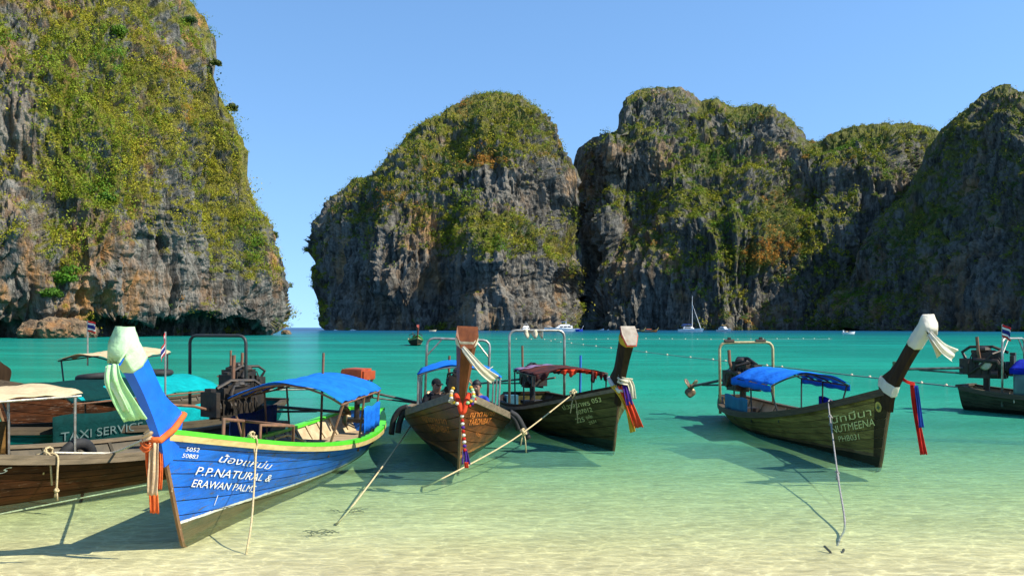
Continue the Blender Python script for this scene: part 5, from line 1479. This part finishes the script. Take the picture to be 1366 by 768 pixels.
anc = empty('grapnel_anchor', e1 + Vector((0, 0, -0.03)))
tag(anc, 'small dark grapnel anchor lying under water on the sand', 'anchor')
MB().tube([(0, 0, 0), (0.02, 0.25, 0.03)], 0.018, 6).build('shank', MT['iron'], anc)
for q in range(4):
    a = q * math.pi / 2 + 0.5
    MB().tube([(0, 0, 0.0), (0.09 * math.cos(a), -0.02, 0.05 + 0.06 * math.sin(a)), (0.15 * math.cos(a), 0.07, 0.06 + 0.09 * math.sin(a))], 0.014, 6).build('fluke', MT['iron'], anc)
a0 = []
for px_ in (-30, 40, 100, 150, 192):
    x, z = on_hull(ah, aM, 1, px_, 686 - (px_ + 10) * 0.197)
    a0.append(aM @ Vector((x, ah.y_at(x, z) + 0.05, z)))
rope(a0, 0.011, MT['rope_white'], 'pale rope slung along the dark red-brown hull')
p0 = gun_at(ah, aM, 1, 78)
rope([p0 + Vector((-0.3, 0.02, 0.02)), p0 + Vector((-0.1, 0, 0.04)), p0 + Vector((0.02, -0.05, 0.0)), p0 + Vector((0.03, -0.08, -0.2)), p0 + Vector((0.02, -0.08, -0.42))], 0.014, MT['rope'], 'short frayed rope end hanging over the dark red-brown side', knots=[(tuple(p0 + Vector((0.02, -0.08, -0.43))), 0.022), (tuple(p0 + Vector((-0.12, 0, 0.05))), 0.07)])
rope([p0 + Vector((-0.05, 0, 0.05)), gun_at(ah, aM, 1, 130) + Vector((0, 0, 0.03)), gun_at(ah, aM, 1, 165) + Vector((0.0, -0.2, 0.06)), prow_pt(kb, 5) + Vector((-0.12, 0.1, 0.0))], 0.016, MT['rope_white'], 'pale rope from the dark boat rail to the blue prow')

# ---- tyres and fenders
def tyre(name, R_, r_, M, label, mat=None):
    mb = MB()
    ring = []
    n, m = 24, 10
    vs = []; fs = []
    for i in range(n):
        a = 2 * math.pi * i / n
        for j in range(m):
            b_ = 2 * math.pi * j / m
            rr = R_ + r_ * 1.15 * math.cos(b_); vs.append((rr * math.cos(a), rr * math.sin(a), r_ * math.sin(b_)))
            fs.append((i * m + j, ((i + 1) % n) * m + j, ((i + 1) % n) * m + (j + 1) % m, i * m + (j + 1) % m))
    o = mb.add(vs, fs).build(name, MT['rubber'], None, True)
    o.matrix_world = M
    tag(o, label, 'tyre')
    return o
tyre('tyre', 0.24, 0.065, tM @ Matrix.Translation((5.1, -0.22, 1.385)) @ Matrix.Rotation(0.12, 4, 'X'), 'black tyre lying on the shaded side of the teal canopy roof')
tyre('tyre', 0.24, 0.06, tM @ Matrix.Translation((3.6, -0.10, 1.40)) @ Matrix.Rotation(-0.02, 4, 'X'), 'black tyre lying on the sunny end of the teal canopy roof')
tyre('tyre', 0.22, 0.07, aM @ Matrix.Translation((4.15, 0.66, 0.50)) @ Matrix.Rotation(1.35, 4, 'X'), 'black tyre leaning inside the dark red-brown rail')
for pth, lb in (([(544, 542), (533, 547), (525, 560), (522, 579)], 'black rubber hose loop over the shaded rail of the varnished boat'), ([(546, 545), (538, 552), (533, 563), (531, 577)], 'shorter black hose loop on the shaded rail of the varnished boat'),
                ([(680, 549), (690, 556), (698, 570), (705, 585)], 'black rubber hose loop over the sunlit rail of the varnished boat'), ([(677, 552), (684, 556), (689, 564), (692, 573)], 'shorter black hose loop on the sunlit rail of the varnished boat')):
    o = MB().tube(spline([ypt(a, b_, 17.0) for a, b_ in pth], 6), 0.055, 8).build('hose_fender', MT['rubber'], None, True)
    tag(o, lb, 'fender')
o = MB()
rgn = random.Random(5)
for q in range(7):
    o.ball((rgn.uniform(-0.3, 0.3), rgn.uniform(-0.2, 0.2), 0.08 + rgn.uniform(0, 0.08)), 0.14, 8, 5, (1.2, 0.9, 0.7))
o = o.build('net_pile', surf('red_net', (0.55, 0.07, 0.03), (0.3, 0.04, 0.02), 25, 0.9, bmp=0.9), None, True)
o.matrix_world = tM @ Matrix.Translation((2.2, 0.45, 0.40))
tag(o, 'red net heaped on the teal boat near its engine', 'net')

# ---- the two people aboard
def person(M, label, top, legs, cap=None, hair=True, lean=0.15, turn=0.0, arm=(0.3, 0.1)):
    me = bpy.data.meshes.new('person')
    L_ = lean
    J = {'pelvis': (0, 0, 0.10, .15), 'waist': (0.02, 0, 0.26, .135), 'chest': (0.02 + L_ * 0.3, 0, 0.44, .15), 'collar': (0.03 + L_ * 0.45, 0, 0.56, .10), 'neck': (0.05 + L_ * 0.5, 0, 0.63, .055), 'jaw': (0.075 + L_ * 0.55, 0, 0.69, .075), 'head': (0.06 + L_ * 0.6, 0, 0.77, .092), 'crown': (0.05 + L_ * 0.6, 0, 0.83, .07), 'nose': (0.17 + L_ * 0.6, 0, 0.745, .018)}
    E_ = [('pelvis', 'waist'), ('waist', 'chest'), ('chest', 'collar'), ('collar', 'neck'), ('neck', 'jaw'), ('jaw', 'head'), ('head', 'crown'), ('jaw', 'nose')]
    for sd, s in (('l', 1), ('r', -1)):
        J['sh' + sd] = (0.02 + L_ * 0.4, s * 0.19, 0.53, .07); J['el' + sd] = (0.10 + arm[0] * 0.4, s * 0.27, 0.30, .048); J['wr' + sd] = (0.32, s * (0.18 + arm[1]), 0.22, .034); J['pa' + sd] = (0.39, s * (0.17 + arm[1]), 0.20, .036)
        J['hip' + sd] = (0.05, s * 0.10, 0.08, .105); J['kn' + sd] = (0.45, s * 0.14, 0.12, .07); J['an' + sd] = (0.48, s * 0.13, -0.30, .045); J['to' + sd] = (0.62, s * 0.14, -0.34, .04)
        E_ += [('collar', 'sh' + sd), ('sh' + sd, 'el' + sd), ('el' + sd, 'wr' + sd), ('wr' + sd, 'pa' + sd), ('pelvis', 'hip' + sd), ('hip' + sd, 'kn' + sd), ('kn' + sd, 'an' + sd), ('an' + sd, 'to' + sd)]
        for q, (dx, dy, ln) in enumerate(((0.075, -0.03, 1), (0.088, -0.01, 1), (0.085, 0.012, 1), (0.07, 0.03, 1), (0.03, -0.055, 1))):
            J['f%d%s' % (q, sd)] = (0.39 + dx, s * (0.17 + arm[1]) + s * dy, 0.18, .009)
            E_.append(('pa' + sd, 'f%d%s' % (q, sd)))
    names = list(J); ix = {n: i for i, n in enumerate(names)}
    me.from_pydata([J[n][:3] for n in names], [(ix[a], ix[b_]) for a, b_ in E_], [])
    tmp = bpy.data.objects.new('tmp', me); COL.objects.link(tmp)
    tmp.modifiers.new('s', 'SKIN')
    for i, n in enumerate(names):
        r_ = J[n][3]; me.skin_vertices[0].data[i].radius = (r_, r_)
    me.skin_vertices[0].data[0].use_root = True
    sb = tmp.modifiers.new('u', 'SUBSURF'); sb.levels = 2; sb.render_levels = 2
    bpy.context.view_layer.update()
    ev = tmp.evaluated_get(bpy.context.evaluated_depsgraph_get())
    m2 = bpy.data.meshes.new_from_object(ev)
    bpy.data.objects.remove(tmp)
    m2.materials.clear()
    for m in (MT['skin'], top, legs): m2.materials.append(m)
    for p_ in m2.polygons:
        c = p_.center; p_.use_smooth = True
        if c.z > 0.60: p_.material_index = 0
        elif c.z > 0.16 and c.x < 0.27 : p_.material_index = 1
        elif c.z > 0.16: p_.material_index = 0
        else: p_.material_index = 2
    o = bpy.data.objects.new('person', m2); COL.objects.link(o)
    o.matrix_world = M
    tag(o, label, 'person')
    hx = 0.055 + L_ * 0.6
    hm_ = MB()
    rings = []
    for i in range(7):
        a = i / 6 * 1.75
        rings.append([Vector((hx - 0.012 + 0.105 * math.sin(a + 0.02) * math.cos(q / 12 * 2 * math.pi) * (1.0 if math.cos(q / 12 * 2 * math.pi) < 0.3 or a < 1.2 else 0.9), 0.09 * math.sin(a + 0.02) * math.sin(q / 12 * 2 * math.pi), 0.79 + 0.105 * math.cos(a))) for q in range(12)])
    hm_.loft(rings).build('cap' if cap else 'hair', cap or MT['hair'], o, True)
    if cap:
        MB().grid(lambda u, v: (hx + 0.08 + 0.10 * u, (v - 0.5) * 0.15 * (1 - 0.35 * u * u), 0.80 - 0.02 * u), 4, 6, 0.01).build('cap_peak', cap, o, True)
    for s in (-1, 1):
        MB().ball((hx + 0.098, s * 0.035, 0.775), 0.012, 8, 5).build('eye', MT['hair'], o, True)
        MB().ball((hx - 0.005, s * 0.092, 0.765), 0.022, 8, 5, (0.8, 0.4, 1.2)).build('ear', MT['skin'], o, True)
    return o
person(dM_ @ Matrix.Translation((5.75, -0.50, 0.44)) @ Matrix.Rotation(0.5, 4, 'Z'), 'seated person in black wearing a black peaked cap, under the canopy', MT['black_cloth'], MT['black_cloth'], cap=MT['black_cloth'])
person(dM_ @ Matrix.Translation((5.75, 0.36, 0.44)) @ Matrix.Rotation(-0.3, 4, 'Z'), 'seated person in a blue shirt half behind the brown prow', MT['blue_shirt'], MT['black_cloth'])

# ------------------------------------------------------------------ boats far out
def simple_hull(mb, L_, B_, fb, x0=0.0, y0=0.0, n=14, flare=0.75, stern=0.85, bowlift=0.35, draft=0.4):
    rings = []
    for i in range(n + 1):
        s = i / n; x = x0 + s * L_
        b_ = B_ / 2 * (stern + (1 - stern) * min(1, s / 0.35)) * (1 - max(0, (s - 0.45) / 0.55) ** 2.2)
        z = fb * (1 + bowlift * s * s); b_ = max(b_, 0.02)
        rings.append([Vector((x + 0.06 * L_ * s ** 5, y0 + b_, z)), Vector((x, y0 + b_ * flare, 0)), Vector((x - 0.03 * L_ * s ** 5, y0, -draft)), Vector((x, y0 - b_ * flare, 0)), Vector((x + 0.06 * L_ * s ** 5, y0 - b_, z))])
    return mb.loft(rings)

def cabin(mb, x0, x1, w_, z0, z1, rake_f=0.5, rake_b=0.1, tw=0.85):
    return mb.add([(x0, -w_ / 2, z0), (x1, -w_ / 2 * 0.8, z0), (x1, w_ / 2 * 0.8, z0), (x0, w_ / 2, z0), (x0 + rake_b, -w_ / 2 * tw, z1), (x1 - rake_f, -w_ / 2 * tw * 0.8, z1), (x1 - rake_f, w_ / 2 * tw * 0.8, z1), (x0 + rake_b, w_ / 2 * tw, z1)],
                  [(3, 2, 1, 0), (4, 5, 6, 7), (0, 1, 5, 4), (1, 2, 6, 5), (2, 3, 7, 6), (3, 0, 4, 7)])

navy = surf('blue_hull_paint', (0.02, 0.06, 0.45), (0.02, 0.05, 0.35), 1, 0.35)
def motor_yacht(px_, Y, yaw, L_, label, blue_stern=False, fly=True, canvas=None):
    r_ = empty('motor_yacht', ((px_ - CX) / F_PX * Y, Y, 0), (0, 0, yaw)); tag(r_, label, 'yacht')
    k = L_ / 16.0
    simple_hull(MB(), L_, 4.4 * k, 1.5 * k, -L_ / 2).build('hull', MT['white'], r_)
    cabin(MB(), -L_ * 0.30, L_ * 0.24, 3.6 * k, 1.55 * k, 2.9 * k, 2.2 * k).build('deck_house', MT['white'], r_)
    for s in (-1, 1):
        for q in range(3):
            MB().box((-L_ * 0.20 + q * L_ * 0.12, s * 1.68 * k, 2.35 * k), (L_ * 0.09, 0.10, 0.55 * k)).build('window', MT['glass'], r_)
    MB().box((L_ * 0.165, 0, 2.38 * k), (0.12, 2.2 * k, 0.6 * k), (0, -0.9, 0)).build('windscreen', MT['glass'], r_)
    if fly:
        cabin(MB(), -L_ * 0.22, L_ * 0.10, 3.0 * k, 2.92 * k, 3.5 * k, 0.8 * k).build('flybridge', MT['white'], r_)
        MB().tube([(-L_ * 0.12, 1.2 * k, 3.4 * k), (-L_ * 0.12, 1.1 * k, 4.6 * k), (-L_ * 0.12, -1.1 * k, 4.6 * k), (-L_ * 0.12, -1.2 * k, 3.4 * k)], 0.09 * k, 6).tube([(-L_ * 0.12, 0, 4.6 * k), (-L_ * 0.13, 0, 6.2 * k)], 0.05 * k, 6).build('radar_arch', MT['white'], r_)
        MB().grid(lambda u, v: (-L_ * 0.12 + L_ * 0.18 * u, (v - 0.5) * 2.6 * k, 4.62 * k + 0.15 * k * math.sin(v * math.pi)), 4, 6, 0.05).build('bimini', canvas or MT['c_cream'], r_)
    if blue_stern:
        simple_hull(MB(), L_ * 0.34, 4.5 * k, 1.2 * k, -L_ * 0.62, bowlift=-0.1, stern=0.6).build('tender', navy, r_)
        MB().tube([(-L_ * 0.60, 0, 1.2 * k), (-L_ * 0.66, 0, 3.0 * k)], 0.07 * k, 6).build('stern_pole', MT['white'], r_)
    MB().tube([(L_ * 0.30, 1.0 * k, 2.0 * k), (L_ * 0.42, 0.5 * k, 2.7 * k), (L_ * 0.52, 0, 2.9 * k), (L_ * 0.42, -0.5 * k, 2.7 * k), (L_ * 0.30, -1.0 * k, 2.0 * k)], 0.04 * k, 5).build('bow_rail', MT['white'], r_)
    return r_
motor_yacht(750, 490, math.pi + 0.12, 18, 'white motor yacht with a blue stern boat below the cliff', True, True, surf('blue_bimini', (0.05, 0.2, 0.5)))
motor_yacht(701, 480, -1.75, 14, 'small white cruiser seen bow on near the middle rock', False, True, MT['white'])
motor_yacht(966, 480, -1.25, 12, 'small white cruiser with cream top, right of the catamaran', False, True, MT['c_yellow'])

Yc = 470.0
cat = empty('sailing_catamaran', ((921 - CX) / F_PX * Yc, Yc, 0), (0, 0, -0.5)); tag(cat, 'white sailing catamaran with bare mast at anchor', 'sailboat')
for s in (-1, 1):
    simple_hull(MB(), 11.5, 1.5, 1.35, -5.75, s * 2.6).build('hull', MT['white'], cat)
MB().box((-0.8, 0, 1.15), (7.4, 4.2, 0.5)).build('bridge_deck', MT['white'], cat)
cabin(MB(), -3.2, 2.0, 3.8, 1.4, 2.7, 1.6).build('cabin', MT['white'], cat)
for s in (-1, 1): MB().box((-0.9, s * 1.74, 2.1), (3.2, 0.10, 0.45)).build('window', MT['glass'], cat)
mst = MB().tube([(1.0, 0, 2.4), (1.0, 0, 18.6)], [0.16, 0.10], 8).build('mast', MT['white'], cat)
MB().tube([(1.0, 0, 3.6), (-4.2, 0, 3.8)], 0.10, 6).build('boom', MT['white'], cat)
MB().tube([(0.9, 0, 3.85), (-4.0, 0, 4.05)], [0.22, 0.14], 8).build('furled_sail', MT['c_sblue'], cat)
MB().tube([(5.6, 0, 1.7), (1.0, 0, 14.5)], [0.16, 0.06], 6).build('furled_jib', MT['white'], cat)
for s in (-1, 1): MB().tube([(-0.5, s * 2.9, 1.5), (1.0, 0, 17.0)], 0.03, 5).build('shroud', MT['steel'], cat)
MB().grid(lambda u, v: (-4.6 + 2.0 * u, (v - 0.5) * 3.2, 3.2 + 0.2 * math.sin(v * math.pi)), 4, 6, 0.05).build('bimini', MT['c_sblue'], cat)
for s in (-1, 1): MB().tube([(-3.8, s * 1.5, 1.4), (-3.8, s * 1.5, 3.2)], 0.04, 6).build('bimini_post', MT['steel'], cat)

sp_ = gpt(1132, 445.2)
spd = empty('speedboat', sp_, (0, 0, 0.05)); tag(spd, 'little white speedboat under way in front of the headland', 'speedboat')
simple_hull(MB(), 4.2, 1.6, 0.6, -2.1).build('hull', MT['white'], spd)
MB().box((-1.9, 0, 0.85), (0.35, 0.5, 0.8)).build('outboard', MT['white'], spd)
cabin(MB(), -0.2, 0.9, 1.2, 0.65, 1.15, 0.5).build('windscreen', MT['glass'], spd)
MB().box((-0.7, 0, 0.75), (0.6, 1.0, 0.4)).build('seat', MT['c_tan'], spd)
dp = Vector(((577 - CX) / F_PX * 520, 520, 0))
dg = empty('dinghy', dp, (0, 0, 0.1)); tag(dg, 'tiny pale dinghy below the middle rock', 'dinghy')
simple_hull(MB(), 4.0, 1.6, 0.7, -2.0).build('hull', MT['c_cream'], dg)
MB().box((-0.5, 0, 0.75), (0.3, 1.3, 0.08)).build('thwart', MT['deck'], dg)
MB().box((-1.9, 0, 0.8), (0.3, 0.4, 0.7)).build('outboard', MT['iron'], dg)

# ------------------------------------------------------------------ float lines
fl0 = MB().lathe([(0.02, -0.5), (0.30, -0.42), (0.46, -0.1), (0.46, 0.15), (0.30, 0.42), (0.07, 0.5), (0.07, 0.62), (0.001, 0.62)], n=12).build('float', surf('float_plastic', (0.66, 0.54, 0.38), (0.5, 0.38, 0.24), 4, 0.6), None, True)
def put_float(p, r_, label, group, first=[True]):
    o = fl0 if first[0] else fl0.copy()
    if not first[0]: COL.objects.link(o)
    first[0] = False
    o.location = p; o.scale = (r_, r_, r_); o.rotation_euler = (random.uniform(-.4, .4), random.uniform(-.4, .4), 0)
    tag(o, label, 'float', group)
xs_f = [690 + i * 17.3 for i in range(25)]
for i, px_ in enumerate(xs_f):
    p = gpt(px_ + random.uniform(-2, 2), 452.2 + 0.6 * math.sin(i * 0.5)); p.z = 0.02
    put_float(p, 0.26, 'small pale float in the far swimming line', 'floats on the far line')
l2 = [(735, 455), (748, 456.5), (762, 458), (778, 460), (795, 462), (815, 464.5), (838, 467), (862, 470), (890, 473.5), (921, 477), (951, 480), (968, 482), (1023, 488), (1043, 490), (1136, 501), (1160, 503.5), (1195, 507.5), (1229, 511.5), (1262, 515)]
for px_, py_ in l2:
    p = gpt(px_, py_); p.z = 0.02
    put_float(p, 0.12 + 0.0009 * p.y, 'cream float on the rope that slants towards the olive prow', 'floats on the slanting line')
rp = [gpt(a, b_) + Vector((0, 0, 0.02)) for a, b_ in [(735, 455), (795, 462), (862, 470), (921, 477), (968, 482), (1043, 490), (1136, 501), (1195, 507.5), (1262, 515), (1300, 519)]]
rope(rp, 0.028, MT['rope_grey'], 'float rope slanting across the bay behind the moored boats', n=6)
rope([gpt(690, 452.2) + Vector((0, 0, 0.0)), gpt(850, 452.5), gpt(1110, 452.2)], 0.03, MT['rope_grey'], 'far swimming line across the bay', n=6)

# ------------------------------------------------------------------ rocks and single trees on the near shore
def near_vertex(data, px_, py_):
    Q = data[1]; i = int(np.argmin((Q[:, 0] - px_) ** 2 + (Q[:, 1] - py_) ** 2))
    return Vector(data[2][i]), Vector(data[3][i])
boulder_mat = cliff_material('boulder_rock', (0.30, 0.22, 0.14), (0.38, 0.26, 0.15), (0.08, 0.06, 0.045), (0.44, 0.20, 0.06), (0.12, 0.1, 0.03), 1.4)
def boulder(c, r_, seed, label):
    bm = bmesh.new(); bmesh.ops.create_icosphere(bm, subdivisions=4, radius=1)
    V = np.array([v.co[:] for v in bm.verts])
    d = 1 + 0.30 * fbm(V * 1.3 + seed * 3.1, 3) + 0.18 * ridged(V * 2.2 + seed, 3) + 0.06 * fbm(V * 6 + seed, 3)
    for v, q in zip(bm.verts, d): v.co = v.co * float(q)
    me = bpy.data.meshes.new('boulder'); bm.to_mesh(me); bm.free(); me.materials.append(boulder_mat)
    o = bpy.data.objects.new('boulder', me); COL.objects.link(o)
    o.location = c; o.scale = (r_ * 1.25, r_, r_ * 0.85); o.rotation_euler = (0, 0, seed)
    tag(o, label, 'rock', 'boulders at the foot of the near cliff')
for i, (px_, py_, r_, lb) in enumerate(((44, 446, 2.6, 'ochre boulder under the left cave mouth'), (68, 444, 3.4, 'large ochre boulder below the green gully'), (95, 445, 3.0, 'ochre boulder in the middle of the cliff foot row'), (112, 443, 2.4, 'tall rust boulder beside the long cave'), (84, 438, 2.2, 'upper boulder perched among the shrubs above the row'))):
    p, n_ = near_vertex(dL, px_, 440)
    Y = p.y - 5
    boulder((((px_ - CX) / F_PX) * Y, Y, EYE + (CY - py_) / F_PX * Y + 0.4), r_, i + 1.3, lb)
boulder(((382 - CX) / F_PX * 300, 300, 0.15), 1.3, 9.2, 'low dark rock awash off the cliff point')

bark = surf('bark', (0.10, 0.08, 0.06), (0.05, 0.04, 0.03), 3, 0.9)
def tree(data, px_, py_, hgt, crown, col, label, seed, lean=(0.3, 0, 1), nq=36, nc=16):
    p, n_ = near_vertex(data, px_, py_)
    rg = np.random.default_rng(seed)
    r_ = empty('cliff_tree', p); tag(r_, label, 'tree', 'single trees standing out on the near cliff')
    ln = Vector(lean).normalized()
    top_ = ln * hgt
    tk = MB().tube([-ln * 0.6, top_ * 0.35 + Vector((0.1, 0.05, 0)), top_ * 0.7, top_], [0.16, 0.13, 0.10, 0.05], 7)
    cs = []
    for q in range(nc):
        d = Vector(rg.normal(size=3)).normalized() * crown * rg.uniform(0.4, 1.0); d.z *= 0.65
        c = top_ + d; cs.append(c)
        if q % 2 == 0: tk.tube([top_ * 0.6, top_ * 0.8 + d * 0.4, c], [0.07, 0.05, 0.02], 5)
    tk.build('trunk', bark, r_)
    C = np.array([c[:] for c in cs]); S = np.full(len(C), crown * 0.48) * rg.uniform(0.7, 1.25, len(C))
    cr = leaf_cloud('crown', C, S, np.tile(np.array(col), (len(C), 1)) * rg.uniform(0.8, 1.2, (len(C), 1)), leaf_material(), 80, 0.26, seed=seed)
    cr.parent = r_
for i, (px_, py_, hg, cr, col, lb, ln) in enumerate((
    (262, 26, 2.4, 2.2, (0.03, 0.07, 0.012), 'dark round tree leaning out from the near cliff brow', (0.9, -0.3, 0.8)),
    (284, 88, 1.8, 1.5, (0.09, 0.11, 0.02), 'wispy olive tree on the cliff edge under the dark brow tree', (0.9, -0.3, 0.7)),
    (302, 150, 1.8, 1.5, (0.08, 0.10, 0.02), 'small olive tree jutting where the cliff edge steps out', (0.9, -0.3, 0.7)),
    (358, 318, 2.2, 1.8, (0.08, 0.12, 0.015), 'spreading green tree on the steep seaward edge', (0.9, -0.3, 0.7)),
    (374, 388, 2.6, 2.0, (0.09, 0.12, 0.02), 'lowest tree of the seaward edge above the bare point', (0.9, -0.3, 0.9)),
    (92, 378, 2.2, 2.6, (0.07, 0.17, 0.012), 'bright green tree in the gully above the boulders', (0.3, -0.8, 0.8)),
    (70, 398, 2.0, 2.2, (0.06, 0.14, 0.012), 'fresh green low tree beside the gully, left of the cave', (0.3, -0.8, 0.8)),
    (160, 46, 2.0, 2.0, (0.09, 0.17, 0.012), 'light green tree below the grey crag near the top', (0.4, -0.8, 0.7)),
    (145, 268, 2.0, 1.9, (0.05, 0.12, 0.012), 'deep green tree in the middle of the shrub slope', (0.4, -0.8, 0.7)))):
    tree(dL, px_, py_, hg, cr, col, lb, 40 + i, ln)

# weed on the sea bed
weed = surf('weed', (0.16, 0.15, 0.08), (0.10, 0.10, 0.05), 10, 0.8)
for i, (px_, py_, lb) in enumerate(((464, 669, 'faint dark weed on the sand by the sunken rope end'), (424, 701, 'dark weed patch on the open sand nearer the beach'))):
    c = gpt(px_, py_); c.z = bed_z(c.y) + 0.015
    rg = random.Random(i)
    mb = MB()
    for q in range(16):
        a = rg.uniform(0, 6.28); r0 = rg.uniform(0, 0.16)
        s_ = Vector((r0 * math.cos(a) * 1.6, r0 * math.sin(a), 0)); d = Vector((rg.uniform(-0.2, 0.2), rg.uniform(-0.1, 0.1), rg.uniform(0.0, 0.04)))
        mb.tube([s_, s_ + d * 0.5 + Vector((0, 0, 0.02)), s_ + d], 0.008, 4)
    o = mb.build('seaweed', weed); o.location = c; o.scale = (0.8, 0.8, 0.6); tag(o, lb, 'seaweed')
